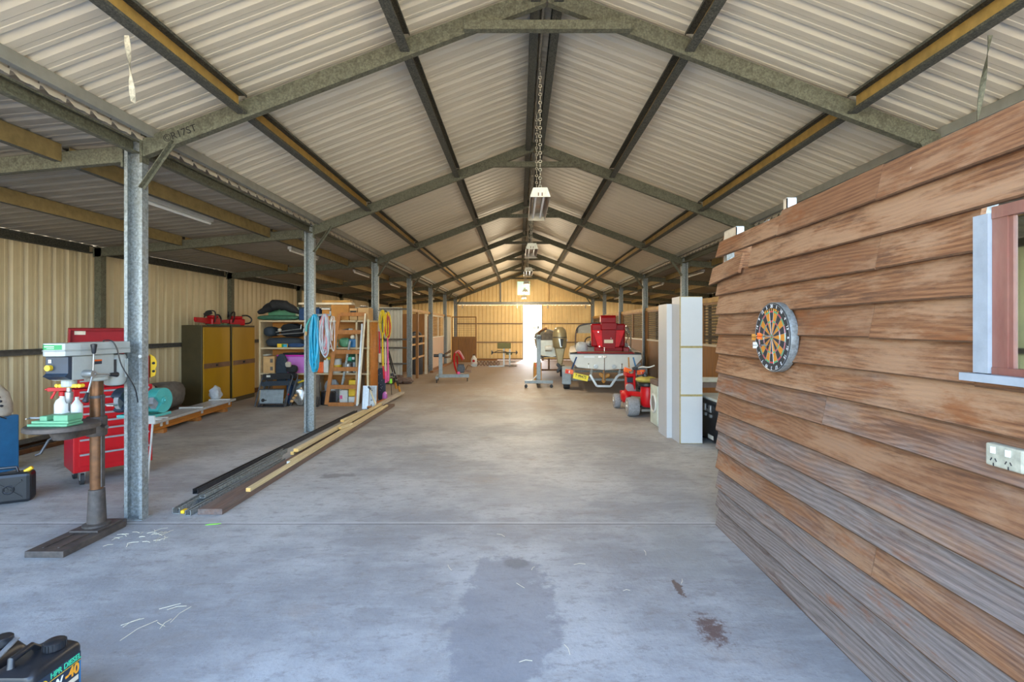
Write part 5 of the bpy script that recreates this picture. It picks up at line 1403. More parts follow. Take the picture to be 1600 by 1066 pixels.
mb = MB(); mb.bar(at(579.5, 609, 9.64), at(575.5, 604, 9.64), .05, .03); t.p('head', mb, dark_steel, bevel=.004)
t = Thing('floor_broom', 'reddish timber broom head with dark bristles on the floor by the loading ramps', 'broom', (X(586, 9.9), 10.0, 0), w=True)
a, b = fl(576, 641), fl(603, 627)
mb = MB(); mb.bar(a + Vector((0, 0, .055)), b + Vector((0, 0, .055)), .07, .03); t.p('broom_head', mb, ladder_wood, bevel=.005)
mb = MB(); mb.bar(a + Vector((0, 0, .02)), b + Vector((0, 0, .02)), .06, .038); t.p('bristles', mb, navy)

def hose_coil(name, label, cx, cy, zt, zb, w, n, r, mats, seed, strands=None):
    """loops hanging from a hook"""
    rnd = random.Random(seed)
    t = Thing(name, label, 'hose', (cx, cy, zb), w=True)
    for k in range(n):
        ww = w * (.35 + .65 * k / max(1, n - 1)) * rnd.uniform(.85, 1.1); bot = zb + rnd.uniform(0, .22); oy = rnd.uniform(-.04, .04); ox = rnd.uniform(-.012, .012)
        pts = []
        for i in range(22):
            a = 2 * PI * i / 22
            sz = math.sin(a)
            z = (zt + bot) / 2 + (zt - bot) / 2 * math.cos(a)
            x = cx + ox + ww * sz * (.55 + .45 * (1 - (z - bot) / (zt - bot)))
            pts.append((x, cy + oy + .03 * math.sin(a * 2 + k), z))
        mb = MB(); mb.tube(pts, r, 6, closed=True)
        t.p('hose_loop', mb, mats[k % len(mats)], smooth=True)
    return t
hose_coil('hanging_hose', 'bundle of sky blue hose hanging on the second left column', -3.09, 7.44, 1.80, .93, .08, 15, .013, [hose_blue], 5)
hose_coil('hanging_hose', 'bundle of grey and pink hose hanging right of the blue hose', -2.93, 7.42, 1.81, 1.14, .085, 15, .010, [hose_grey, hose_pink, hose_grey], 6)
hose_coil('coiled_cable', 'thin white cable loop hanging lowest right of the grey and pink hose', -2.80, 7.38, 1.78, 1.20, .05, 2, .005, [white_pl], 8)
mb = MB(); mb.bar((-3.145, 7.5, 1.80), (-2.84, 7.43, 1.80), .03, .03); mb.bar((-2.85, 7.43, 1.80), (-2.85, 7.43, 1.86), .02, .02)
one('hose_bracket', 'steel bracket on the second left column that carries the hoses', 'bracket', mb, galv)
t = Thing('hose_end', 'loose teal hose end with brass fitting across the second left column', 'hose', (-3.2, 7.5, 1.5), w=True)
mb = MB(); mb.tube(spline([(-3.1, 7.46, 1.79), (-3.18, 7.49, 1.74), (-3.235, 7.50, 1.64), (-3.245, 7.50, 1.55)], 5), .016, 8); t.p('hose_length', mb, teal, smooth=True)
mb = MB(); mb.cyl((-3.245, 7.50, 1.549), (-3.25, 7.50, 1.49), .018, seg=10); t.p('fitting', mb, cardboard2, smooth=True)
# ------------------------------------------------------------------ ski and fishing gear on the third left column
K2 = YK[2]
mb = MB(); mb.bar((-3.145, K2 + .03, 2.0), (-2.86, K2 - .05, 2.0), .03, .03); mb.bar((-3.145, K2 + .03, 1.72), (-2.88, K2 - .05, 1.72), .025, .025)
one('hook_bar', 'grey hook bar with pegs on the third left column', 'bracket', mb, galv)
def hang(name, label, cat, px, top, bot, w, m, d=K2 - .1, n=4, seed=1, r=.012):
    rnd = random.Random(seed); t = Thing(name, label, cat, tuple(at(px, bot, d)), w=True)
    for k in range(n):
        c = at(px, 0, d).x; zt, zb = Zt(top, d), Zt(bot, d) + rnd.uniform(0, .12); ww = w * rnd.uniform(.4, 1)
        mb = MB(); mb.tube([(c + ww * math.sin(a) + .01 * k, d + .02 * math.cos(a * 2 + k), (zt + zb) / 2 + (zt - zb) / 2 * math.cos(a)) for a in [2 * PI * i / 18 for i in range(18)]], r, 6, closed=True)
        t.p('rope_loop', mb, m if not isinstance(m, list) else m[k % len(m)], smooth=True)
hang('hanging_rope', 'yellow tow rope loops hanging at the top of the third left column', 'rope', 597, 485, 528, .06, strap_y, n=4, seed=2)
hang('hanging_rope', 'yellow and red tow rope loops hanging right of the plain yellow ones', 'rope', 604.5, 488, 530, .06, [strap_y, strap_r, strap_y], n=5, seed=3)
hang('hanging_strap', 'black strap loop hanging widest on the third left column', 'strap', 602, 486, 535, .15, black, n=2, seed=4, r=.008)
def pole(name, label, cat, px0, py0, px1, py1, d0, d1, r, m, grip=None):
    t = Thing(name, label, cat, tuple(at(px0, py0, d0)), w=True)
    a, b = at(px0, py0, d0), at(px1, py1, d1); a.z = max(a.z, .012)
    mb = MB(); mb.cyl(a, b, r, r * .7, 10); t.p('shaft', mb, m, smooth=True)
    if grip:
        mb = MB(); mb.cyl(a, a.lerp(b, .28), r * 1.5, seg=10); t.p('grip', mb, grip, smooth=True)
    return t, a, b
pole('ski_pole', 'red pole hanging left of the yellow strap on the third left column', 'pole', 593.5, 566, 592.5, 518, K2 - .13, K2 - .1, .022, strap_r, cream)
pole('ski_strap', 'long yellow strap hanging in the middle of the third left column gear', 'strap', 598.6, 572, 597.5, 520, K2 - .15, K2 - .12, .024, strap_y)
pole('hanging_ski_pole', 'crimson pole below the long yellow strap', 'pole', 600.5, 592, 598.5, 570, K2 - .16, K2 - .15, .024, strap_r)
pole('hanging_ski_pole', 'cream pole hanging between the yellow strap and the pink pole', 'pole', 603, 598, 602, 535, K2 - .14, K2 - .12, .018, cream, strap_p)
pole('ski_pole', 'pink pole hanging right of the cream one', 'pole', 606.8, 596, 605.5, 528, K2 - .16, K2 - .12, .022, strap_p)
for k, (a, b, lb) in enumerate((((619, 607), (606, 548), 'black fishing rod leaning at the third left column, left of two'), ((625, 613), (607.5, 548), 'black fishing rod leaning at the third left column, right of two'))):
    t, p0, p1 = pole('fishing_rod', lb, 'fishing rod', a[0], a[1], b[0], b[1], 11.6 + .12 * k, 11.2 + .12 * k, .018, black, None)
    mb = MB(); mb.cyl(p0 + Vector((.006, -.004, -.0)) , p0.lerp(p1, .16), .026, .024, 12); t.p('butt', mb, orange_dk, smooth=True)
    mb = MB(); mb.cyl(p0.lerp(p1, .42), p0.lerp(p1, .45), .024, seg=12); mb.cyl(p0.lerp(p1, .30), p0.lerp(p1, .32), .024, seg=12); t.p('ferrule', mb, silver, smooth=True)
    mb = MB(); q = p0.lerp(p1, .34); mb.cyl(q + Vector((-.03, -.03, 0)), q + Vector((-.03, -.03, .06)), .03, seg=12); t.p('reel', mb, dark_steel, smooth=True)
t = Thing('wake_board', 'dark navy board standing on its end against the third left column', 'board', tuple(at(596, 622, 11.0)), w=True)
xa, xb = X(588.5, 10.9), X(602, 10.9)
mb = MB(); mb.prism([((xa + xb) / 2 + (xb - xa) / 2 * math.copysign(abs(math.cos(a)) ** .5, math.cos(a)), .43 + .36 * math.copysign(abs(math.sin(a)) ** .7, math.sin(a))) for a in [2 * PI * i / 28 for i in range(28)]], lambda p, q, d: Vector((p, d, q - .068)), 10.92, 10.95); t.p('deck', mb, tank_grey if False else navy, bevel=.006)
mb = MB(); rnd = random.Random(2)
for i in range(14): mb.cyl((xa + .03 + rnd.random() * (xb - xa - .06), 10.858, .15 + rnd.random() * .5), (xa + .03 + rnd.random() * 0 + .0, 10.8575, .15), .001, seg=4) if False else mb.cbox((xa + .03 + rnd.random() * (xb - xa - .06), 10.9185, .15 + rnd.random() * .5), (.012, .002, .012), (0, rnd.random(), 0))
t.p('speckles', mb, silver)
iblob('purple_bag', 'small white and purple bag on the floor in front of the navy board', 'bag', 598, 605, 613, 0, purple, d0=10.75, dep=.12, seed=51)
t, p0, p1 = pole('hand_reel', 'lime green hand reel hanging below the pink pole', 'reel', 612, 617, 611, 600, 11.0, 10.95, .008, dark_steel)
mb = MB(); mb.cyl(at(610.3, 599, 10.93), at(610.6, 592, 10.93), .035, .03, 14); t.p('spool', mb, lime, smooth=True)
mb = MB()
for i in range(5): mb.blob((-3.75 + i * .13, 14.2 + .1 * (i % 2), 0), (.3, .25, .10 + .06 * (i % 3)), 60 + i, .3)
o = one('dirt_heap', 'low heap of brown dirt and leaves at the foot of the grey partition', 'dirt', mb, hardwood, kind='stuff', smooth=True)
# ------------------------------------------------------------------ engine stands and gym gear further back
def castor(t, x, y, r=.045, parent=None):
    mb = MB(); mb.box(x - .02, x + .02, y - .02, y + .02, r * 1.6, r * 2.2); c = t.p('castor', mb, dark_steel, parent)
    mb = MB(); mb.cyl((x - .014, y, r), (x + .014, y, r), r, seg=14); t.p('castor_wheel', mb, rubber, c, smooth=True)
def stand(x, y, ang, label, h, arm):
    """engine stand; the foot runs along the local x axis"""
    t = Thing('engine_stand', label, 'engine stand', (x, y, 0), ang)
    mb = MB(); mb.box(-.05, .85, -.05, .05, .12, .22); t.p('long_foot', mb, grey_stand, bevel=.006)
    mb = MB(); mb.box(-.13, -.051, -.38, .38, .12, .20); t.p('cross_foot', mb, grey_stand, bevel=.006)
    mb = MB(); mb.box(-.05, .06, -.055, .055, .2205, h); t.p('upright', mb, grey_stand, bevel=.006)
    mb = MB(); mb.cyl((-.2, 0, h - .07), (.12, 0, h - .07), .045, seg=16); mb.lathe([(.09, .12), (.09, .14)], (0, 0, h - .07), (1, 0, 0), 18); t.p('rotating_head', mb, dark_steel, smooth=True)
    for px, py in ((-.09, -.34), (-.09, .34), (.80, 0)): castor(t, px, py)
    return t
t = stand(-2.36, 14.75, .10, 'blue-grey engine stand with a red motor lashed on it, in front of the open gate', .85, True)
for k in range(4):
    a = 2 * PI * k / 4 + .5
    mb = MB(); mb.tube(spline([(.14, .07 * math.cos(a), .78 + .07 * math.sin(a)), (.22, .12 * math.cos(a), .80 + .1 * math.sin(a)), (.31, .1 * math.cos(a), .84 + .12 * math.sin(a))], 5), .014, 6); t.p('mount_arm', mb, rust, smooth=True)
e = Thing('small_motor', 'red and dark grey outboard motor resting on the left engine stand', 'motor', (-1.80, 14.8, .222), .1)
mb = MB(); mb.box(-.05, .14, -.1, .1, .04, .30); mb.cyl((.05, -.11, .17), (.05, .11, .17), .12, seg=18); e.p('engine_block', mb, dark_steel, bevel=.01)
mb = MB(); mb.tube(spline([(-.06, -.06, .02), (-.14, -.06, .25), (-.16, -.05, .52), (-.10, -.05, .66), (.0, -.05, .60), (.09, -.05, .42)], 5), .026, 8); e.p('red_frame_tube', mb, red, smooth=True)
mb = MB(); mb.tube(spline([(-.02, .06, .05), (-.06, .06, .35), (-.08, .05, .55)], 5), .026, 8); e.p('red_frame_tube', mb, red, smooth=True)
mb = MB(); mb.tube(spline([(-.12, -.06, .64), (-.02, -.06, .70), (.06, -.06, .60), (.14, -.06, .45)], 5), .022, 8); e.p('pale_hose', mb, hose_pink, smooth=True)
mb = MB(); mb.cyl((-.02, -.125, .045), (-.02, -.09, .045), .045, seg=14); e.p('pulley', mb, strap_p, smooth=True)
mb = MB(); mb.box(.141, .36, -.05, .05, .05, .12); mb.tube([(.18, 0, .12), (.26, 0, .28), (.38, 0, .22)], .014, 6); e.p('tail_bracket', mb, rust)
t = stand(.52, 13.3, PI / 2, 'grey engine stand with a bent arm in front of the bright back doorway', 1.42, False)
mb = MB(); mb.tube(spline([(.0, 0, 1.42), (.0, -.03, 1.50), (-.02, -.10, 1.55), (-.04, -.22, 1.60)], 5), [.035] * 15 + [.03], 8); t.p('bent_arm', mb, rust, smooth=True)
mb = MB(); mb.cyl((-.02, .0, 1.58), (-.02, .02, 1.66), .03, seg=10); mb.cyl((-.02, .02, 1.60), (-.02, .17, 1.615), .014, seg=8); t.p('clamp_screw', mb, steel, smooth=True)
mb = MB(); mb.bar((-.08, .22, .16), (-.08, .05, .34), .05, .02); t.p('brace', mb, white_pl)
# weight bench at the back
wx, wy = -.62, 20.4
t = Thing('weight_bench', 'weight bench with olive padded backrest in front of the back doors', 'bench', (wx, wy, 0), w=True)
mb = MB(); mb.box(wx - .29, wx + .27, wy - .12, wy - .04, .76, 1.0); t.p('backrest', mb, olive, bevel=.02)
mb = MB(); mb.box(wx + .06, wx + .32, wy - .03, wy + .9, .50, .58); t.p('seat', mb, olive, bevel=.02)
for q in (-.02, .22):
    mb = MB(); mb.box(wx + q - .03, wx + q + .03, wy - .035, wy + .025, .0, .78 if q < 0 else .72); t.p('upright', mb, steel)
mb = MB(); mb.bar((wx - .02, wy, .06), (wx + .5, wy - .35, .06), .05, .05); t.p('foot_bar', mb, steel)
mb = MB(); mb.bar((wx - .65, wy - .05, .03), (wx - .05, wy, .03), .05, .05); t.p('foot_bar', mb, steel)
mb = MB(); mb.bar((wx + .22, wy, .2), (wx + .45, wy + .1, .2), .04, .04); mb.bar((wx + .22, wy, .08), (wx + .5, wy + .2, .03), .05, .05); t.p('foot_bar', mb, steel)
t = Thing('barbell', 'barbell with small dark weights across the olive weight bench', 'barbell', (wx, wy - .2, .55), w=True)
mb = MB(); mb.cyl((wx - .52, wy - .16, .60), (wx + .55, wy - .16, .60), .018, seg=8); t.p('bar', mb, dark_steel, smooth=True)
mb = MB(); mb.tube(spline([(wx - .42, wy - .16, .60), (wx - .2, wy - .17, .68), (wx + .1, wy - .17, .62)], 5), .016, 6); t.p('curl_bar', mb, dark_steel, smooth=True)
for q in (-.5, .5):
    mb = MB(); mb.lathe([(.09, -.03), (.09, .0), (.05, .005), (.05, .04)], (wx + q, wy - .16, .60), (1, 0, 0), 16); t.p('weight_plate', mb, dark_steel, smooth=True)
for k in range(7):
    mb = MB(); x = -1.78 + k * .145; y = 20.95 + .06 * math.sin(k)
    mb.torus((x, y, .105), (math.cos(.5), -math.sin(.5), 0), .085, .02, 18, 8)
    one('weight_ring', 'dark ring weight on the floor, %s in its row from the white bottle' % ORD[k], 'weight', mb, rust, group='ring weights lying in a row', smooth=True)
t = Thing('sprayer_bottle', 'white bottle sprayer with a red round mark beside the row of ring weights', 'sprayer', (-1.90, 20.6, 0), w=True)
mb = MB(); mb.lathe([(.10, .10), (.12, .12), (.12, .32), (.07, .40), (.05, .46)], (-1.90, 20.6, 0), seg=18); t.p('bottle_body', mb, white_pl, smooth=True)
mb = MB(); mb.cyl((-1.90, 20.479, .24), (-1.90, 20.474, .24), .055, seg=16); t.p('red_mark', mb, red)
mb = MB(); mb.box(-2.02, -1.78, 20.5, 20.7, .0, .099); t.p('stand', mb, steel)
mb = MB(); mb.lathe([(.06, .461), (.06, .5), (.03, .52)], (-1.90, 20.6, 0), seg=14); t.p('cap', mb, rust, smooth=True)

# ------------------------------------------------------------------ speed boat on its trailer
def hull(secs, mb, thick=None):
    rings = [mb.add(s) for s in secs]; n = len(secs[0])
    for A, B in zip(rings, rings[1:]):
        for k in range(n - 1): mb.face(A + k, B + k, B + k + 1, A + k + 1)
    mb.face(*(rings[0] + k for k in range(n)))
    return mb
bx, by0 = 2.15, 12.3
def bsec(y, w, zt, zb, zk, chine=.80):
    return [Vector((bx + a * w, y, z)) for a, z in ((-1, zt), (-1.015, zt - .12), (-chine, zb), (-.4, zk + (zb - zk) * .45), (0, zk), (.4, zk + (zb - zk) * .45), (chine, zb), (1.015, zt - .12), (1, zt))]
secs = [bsec(12.3, .875, .965, .62, .555), bsec(13.5, .90, .99, .62, .53), bsec(14.8, .86, 1.03, .66, .53), bsec(15.9, .68, 1.08, .75, .57), bsec(16.8, .40, 1.13, .90, .70), bsec(17.4, .06, 1.17, 1.10, 1.0)]
t = Thing('motor_boat', 'white motor boat with red deck trim on a trailer, stern to the camera', 'boat', (bx, 14.5, 0), w=True)
hl = t.p('hull', hull(secs, MB()), hull_white, smooth=True)
mb = MB()
rows = [[s[0] + Vector((0, 0, .002)), Vector((bx, s[0].y, s[0].z + .03)), s[-1] + Vector((0, 0, .002))] for s in secs[2:]]
mb.grid(rows); t.p('fore_deck', mb, hull_bright, smooth=True)
for s in (-1, 1):
    mb = MB(); mb.grid([[Vector((bx + s * (w + .015), y, z)), Vector((bx + s * (w + .015), y, z + .035)), Vector((bx + s * (w - .16), y, z + .055)), Vector((bx + s * (w - .16), y, z - .05))] for y, w, z in ((12.28, .87, .955), (13.0, .89, .97), (14.8, .86, 1.02))]); t.p('side_deck', mb, hull_bright if s < 0 else hull_white)
mb = MB(); mb.box(bx - .70, bx + .72, 12.32, 12.95, .94, .985); t.p('rear_deck', mb, red_vinyl, bevel=.008)
mb = MB(); mb.box(bx - .60, bx + .62, 12.55, 12.90, .9855, 1.0); t.p('swim_pad', mb, brown_mid, bevel=.004)
mb = MB(); mb.box(bx - .88, bx + .88, 12.275, 12.298, .945, .968); t.p('transom_edge', mb, dark_steel)
mb = MB(); mb.box(bx - .84, bx + .84, 12.96, 14.7, .70, .72); t.p('cockpit_floor', mb, seat_grey)
mb = MB(); mb.lathe([(.022, 0), (.012, .02), (.012, .10), (.028, .115), (.028, .13)], (bx - .02, 12.42, .986), seg=12); t.p('tow_pin', mb, chrome, smooth=True)
mb = MB(); mb.box(bx - .18, bx - .10, 12.27, 12.296, .865, .905); mb.box(bx - .07, bx + .02, 12.27, 12.296, .865, .905); t.p('hinge_plates', mb, chrome)
mb = MB(); mb.cyl((bx - .03, 12.265, .86), (bx - .03, 12.265, .30), .011, seg=8); t.p('ladder_rod', mb, chrome, smooth=True)
for q in (-.24, .21):
    mb = MB(); mb.lathe([(.055, 0), (.055, .05), (.042, .052), (.042, .01)], (bx + q, 12.292, .64), (0, -1, 0), 18); t.p('exhaust_outlet', mb, steel, smooth=True)
for q in (-.42, .40):
    mb = MB(); mb.box(bx + q - .008, bx + q + .008, 12.275, 12.297, .60, .70); mb.ball((bx + q, 12.275, .705), .022, 8, 6); t.p('trim_bracket', mb, chrome)
mb = MB(); mb.box(bx - .53, bx - .27, 12.294, 12.2985, .865, .90); t.p('maker_strip', mb, white)
for (q, r, m) in ((-.70, -.18, blue_fab), (.56, .02, orange_dk), (.66, .15, blue)):
    mb = MB(); mb.bar((bx + q + r * .1, 12.27, .88), (bx + q - r * .0 + r * (.6 if q > 0 else .75), 12.24, .58), .035, .01, (0, 1, 0)); t.p('tie_strap', mb, m)
# windscreen, seats, steering wheel
wy = 13.85
fr = spline([(bx - .72, wy + .1, 1.02), (bx - .72, wy - .02, 1.40), (bx - .66, wy - .08, 1.62), (bx - .50, wy - .1, 1.70), (bx - .1, wy - .12, 1.74), (bx + .40, wy - .1, 1.72), (bx + .68, wy - .08, 1.64), (bx + .80, wy - .02, 1.42), (bx + .82, wy + .1, 1.02)], 6)
mb = MB(); mb.tube(fr, .020, 8); t.p('screen_frame', mb, dark_steel, smooth=True)
mb = MB(); mb.tube([p + Vector((.0, -.02, -.0)) for p in fr[:10]], .012, 8); t.p('chrome_post', mb, chrome, smooth=True)
mb = MB(); mb.tube([p + Vector((.0, -.02, -.0)) for p in fr[-14:]], .014, 8); t.p('chrome_post', mb, chrome, smooth=True)
mb = MB()
top = fr[8:-8]
mb.grid([[p + Vector((0, .01, -.02)) for p in top], [Vector((p.x, wy + .03, 1.46)) for p in top]]); t.p('tinted_visor', mb, smoke)
mb = MB(); mb.tube(spline([(bx + .62, wy - .1, 1.62), (bx + .72, wy - .15, 1.35), (bx + .66, wy - .2, 1.22), (bx + .80, wy - .25, 1.0)], 5), .015, 8); t.p('canopy_stay', mb, chrome, smooth=True)
mb = MB(); mb.blob((bx - .57, 13.25, .722), (.34, .36, .50), 70, .04); t.p('seat', mb, seat_grey, smooth=True)
mb = MB(); mb.torus((bx - .31, 13.75, 1.22), (0, -1, .5), .15, .016, 22, 6); mb.cyl((bx - .31, 13.75, 1.22), (bx - .31, 13.95, 1.12), .02, seg=8); t.p('steering_wheel', mb, black, smooth=True)
mb = MB(); mb.box(bx - .7, bx + .75, 13.95, 14.1, .74, 1.18); t.p('dashboard', mb, seat_grey, bevel=.02)
# red hopper
h = Thing('red_hopper', 'big red hopper-shaped machine with a white label, standing in the white motor boat', 'machine', (bx + .14, 13.1, .721), w=True)
hx = 2.28
def trap(x0, x1, z0, x2, x3, z1, y0, y1):
    m = MB(); b = m.add([(x0, y0, z0), (x1, y0, z0), (x3, y0 - .0, z1), (x2, y0, z1), (x0, y1, z0), (x1, y1, z0), (x3, y1, z1), (x2, y1, z1)])
    for q in ((0, 1, 2, 3), (5, 4, 7, 6), (4, 0, 3, 7), (1, 5, 6, 2), (3, 2, 6, 7), (4, 5, 1, 0)): m.face(*(b + i for i in q))
    return m
h.p('base_box', trap(hx - .36, hx + .36, .722, hx - .36, hx + .36, 1.10, 12.98, 13.4), red_vinyl, bevel=.015)
h.p('rear_shell', trap(hx - .44, hx + .44, 1.101, hx - .45, hx + .45, 1.72, 13.12, 13.45), red_vinyl, bevel=.04)
h.p('hopper_front', trap(hx - .27, hx + .27, 1.101, hx - .42, hx + .42, 1.55, 12.95, 13.119), mat('bright_red_panel', (.60, .006, .014), .4, spec=.2), bevel=.012)
h.p('centre_panel', trap(hx - .155, hx + .16, 1.06, hx - .18, hx + .19, 1.56, 12.915, 12.949), red_vinyl, bevel=.008)
mb = MB(); mb.box(hx - .19, hx + .20, 12.88, 13.3, 1.561, 1.74); mb.prism([(12.86, 1.741), (13.3, 1.741), (13.3, 1.90), (13.2, 1.94), (12.95, 1.94), (12.86, 1.88)], lambda a, b, q: Vector((q, a, b)), hx - .21, hx + .18); h.p('top_chute', mb, red_vinyl, bevel=.012)
mb = MB(); mb.box(hx - .12, hx + .11, 12.908, 12.9145, 1.21, 1.30); h.p('white_label', mb, cream)
mb = MB(); mb.cyl((hx - .27, 12.945, 1.5), (hx - .27, 12.93, 1.5), .02, seg=8); mb.cyl((hx - .24, 12.945, 1.12), (hx - .24, 12.93, 1.12), .02, seg=8); mb.cyl((hx + .06, 12.9, 1.34), (hx + .06, 12.914, 1.34), .012, seg=8); h.p('bolt_heads', mb, chrome)
mb = MB(); mb.box(hx + .38, hx + .54, 13.0, 13.4, .722, 1.10); h.p('side_cushion', mb, red_dk, bevel=.03)
# trailer
tr = Thing('boat_trailer', 'galvanised trailer with yellow number plate under the white motor boat', 'trailer', (bx, 13.5, 0), w=True)
for s in (-1, 1):
    mb = MB(); mb.box(bx + s * .78 - .03, bx + s * .78 + .03, 12.5, 16.8, .40, .47); tr.p('side_beam', mb, galv)
    x = bx + s * .97
    mb = MB(); mb.lathe([(.12, -.09), (.23, -.085), (.245, -.06), (.245, .06), (.23, .085), (.12, .09)], (x, 12.98, .245), (1, 0, 0), 26); wh = tr.p('wheel', mb, rubber, smooth=True)
    mb = MB(); mb.lathe([(.11, -.093), (.12, -.095), (.05, -.10), (.03, -.11)], (x, 12.98, .245), (-s * -1.0 or 1, 0, 0), 18); tr.p('wheel_hub', mb, galv, wh, smooth=True)
    mb = MB(); pr = [(12.98 - .30, .16), (12.98 - .31, .46), (12.98 - .24, .58), (12.98 + .24, .58), (12.98 + .31, .46), (12.98 + .31, .40)]
    pr2 = [(a * 1 + (12.98 - a) * .05, b - .02) for a, b in reversed(pr)]
    mb.prism(pr + pr2, lambda a, b, q: Vector((q, a, b)), x - .115, x + .115); tr.p('mudguard', mb, grey_stand)
mb = MB(); mb.box(bx - .95, bx + .95, 12.94, 13.0, .22, .28); tr.p('axle', mb, galv)
for yy in (13.6, 14.8):
    mb = MB(); mb.box(bx - .75, bx + .75, yy, yy + .06, .38, .44); tr.p('cross_member', mb, galv)
mb = MB(); mb.bar((bx - .03, 16.7, .44), (bx - .03, 18.4, .44), .07, .07); tr.p('drawbar', mb, galv)
U = [(bx - .86, .47), (bx - .40, .44), (bx - .385, .44), (bx - .22, .16), (bx + .12, .16), (bx + .30, .43), (bx + .62, .52), (bx + .86, .50)]
mb = MB()
for a, b in zip(U[2:], U[3:-1]): mb.bar((a[0], 12.25, a[1]), (b[0], 12.25, b[1]), .055, .06, (0, 1, 0))
tr.p('rear_bumper', mb, silver, bevel=.004)
for q in (-.37, .32):
    mb = MB(); mb.bar((bx + q, 12.28, .42), (bx + q + .03, 12.33, .56), .05, .05, (0, 1, 0)); tr.p('keel_post', mb, galv)
mb = MB(); mb.bar((bx - .98, 12.24, .50), (bx - .42, 12.25, .40), .05, .03, (0, 0, 1)); tr.p('light_bar', mb, galv)
for s in (-1, 1):
    c = Vector((bx + s * .88 - .02, 12.22, .515)); tl = -.13 if s < 0 else .1
    mb = MB(); mb.cbox(c, (.20, .04, .11), (0, .13 if s < 0 else -.1, 0)); lp = tr.p('tail_light', mb, orange, bevel=.006)
    mb = MB(); mb.cbox(c + Vector((-s * -.05, -.022, -.005)), (.07, .006, .08), (0, .13 if s < 0 else -.1, 0)); tr.p('red_lens', mb, ink_red, lp)
    mb = MB(); mb.cbox(c + Vector((.0, -.0225, 0)), (.02, .006, .06), (0, .13 if s < 0 else -.1, 0)); tr.p('number_mark', mb, white, lp)
pc = Vector((1.533, 12.20, .385)); PR = (PI / 2, .21, 0)
mb = MB(); mb.cbox(pc, (.375, .006, .145), (0, .21, 0)); np_ = tr.p('number_plate', mb, plate_y, bevel=.002)
tr.text('lettering', 'T\u00b799475', .098, pc + Vector((0, -.0045, .012)), (PI / 2, .21, 0) if False else Matrix.Rotation(.21, 3, 'Y') @ Matrix.Rotation(PI / 2, 3, 'X'), ink, np_, bold=.0015, sx=.86)
# stern gear and propeller under the hull
p = Thing('boat_propeller', 'brass propeller and shaft under the stern of the white motor boat', 'propeller', (bx - .02, 12.6, .3), w=True)
mb = MB(); mb.cyl((bx - .02, 12.45, .36), (bx - .02, 13.2, .52), .018, seg=10); p.p('shaft', mb, steel, smooth=True)
for k in range(3):
    a = 2 * PI * k / 3 + .4; mb = MB(); mb.ball((bx - .02 + .075 * math.cos(a), 12.47, .365 + .075 * math.sin(a)), (.085, .012, .05), 10, 6, Matrix.Rotation(-a, 3, 'Y')); p.p('blade', mb, orange_dk, smooth=True)
mb = MB(); mb.box(bx - .05, bx - .02, 12.33, 12.42, .27, .54); p.p('rudder', mb, cardboard2, bevel=.006)

def swing(roots, piv, ang):
    R = Matrix.Rotation(ang, 3, 'Z'); piv = Vector(piv)
    for r in roots:
        r.location = piv + R @ (r.location - piv); r.rotation_euler.z += ang
swing([t.o, h.o, tr.o, p.o], (bx, 12.3, 0), -.10)
# ------------------------------------------------------------------ aluminium dinghy with outboard
cx = .97
def dsec(y, w, zt, zb):
    return [Vector((cx + a * w, y, z)) for a, z in ((-1, zt), (-.93, zt - .2), (-.75, zb + .06), (0, zb), (.75, zb + .06), (.93, zt - .2), (1, zt))]
d = Thing('dinghy', 'small aluminium dinghy on a trailer left of the white motor boat', 'boat', (cx, 16, 0), w=True)
ds = [dsec(14.7, .45, 1.24, .74), dsec(15.8, .50, 1.28, .74), dsec(17.0, .42, 1.40, .82), dsec(17.9, .2, 1.52, 1.05), dsec(18.2, .03, 1.56, 1.3)]
d.p('hull', hull(ds, MB()), alu_boat, smooth=True)
mb = MB()
for s in (0, -1): mb.tube([q[s] for q in ds], .022, 8)
d.p('gunwale', mb, silver, smooth=True)
mb = MB(); mb.box(cx - .43, cx + .43, 15.6, 15.9, 1.08, 1.12); mb.box(cx - .38, cx + .38, 16.6, 16.85, 1.12, 1.16); d.p('thwart', mb, cowl)
mb = MB(); mb.blob((cx - .05, 15.1, 1.10), (.6, .5, .36), 77, .3); d.p('gear_heap', mb, canvas_dk, smooth=True)
mb = MB(); mb.cyl((cx - .2, 14.66, 1.0), (cx - .0, 14.66, 1.0), .09, seg=16); d.p('fender', mb, white_pl, smooth=True)
o = Thing('outboard_motor', 'bronze-grey outboard motor on the stern of the aluminium dinghy', 'outboard motor', (1.165, 14.3, .5), w=True)
ox, oy = 1.165, 14.25
mb = MB(); mb.lathe([(.16, 1.02), (.19, 1.05), (.205, 1.2), (.21, 1.32), (.20, 1.45), (.17, 1.56), (.10, 1.625), (0, 1.64)], (ox, oy, 0), seg=24); o.p('cowling', mb, cowl, smooth=True)
mb = MB(); mb.lathe([(.205, 1.325), (.214, 1.33), (.214, 1.345), (.205, 1.35)], (ox, oy, 0), seg=24); o.p('trim_line', mb, dark_steel, smooth=True)
mb = MB(); mb.prism([(ox - .05, 1.30), (ox + .09, 1.30), (ox + .05, 1.06), (ox + .0, 1.06)], lambda a, b, q: Vector((a, q, b)), oy - .2125, oy - .16); o.p('front_panel', mb, silver)
mb = MB(); mb.prism([(ox + .0, 1.30), (ox + .09, 1.30), (ox + .06, 1.08), (ox + .02, 1.08)], lambda a, b, q: Vector((a, q, b)), oy - .2155, oy - .213); o.p('dark_stripe', mb, ink)
mb = MB(); mb.prism([(ox - .15, 1.05), (ox + .15, 1.05), (ox + .10, .72), (ox + .07, .55), (ox - .06, .55), (ox - .09, .72)], lambda a, b, q: Vector((a, q, b)), oy - .09, oy + .09); o.p('leg', mb, cowl, bevel=.03)
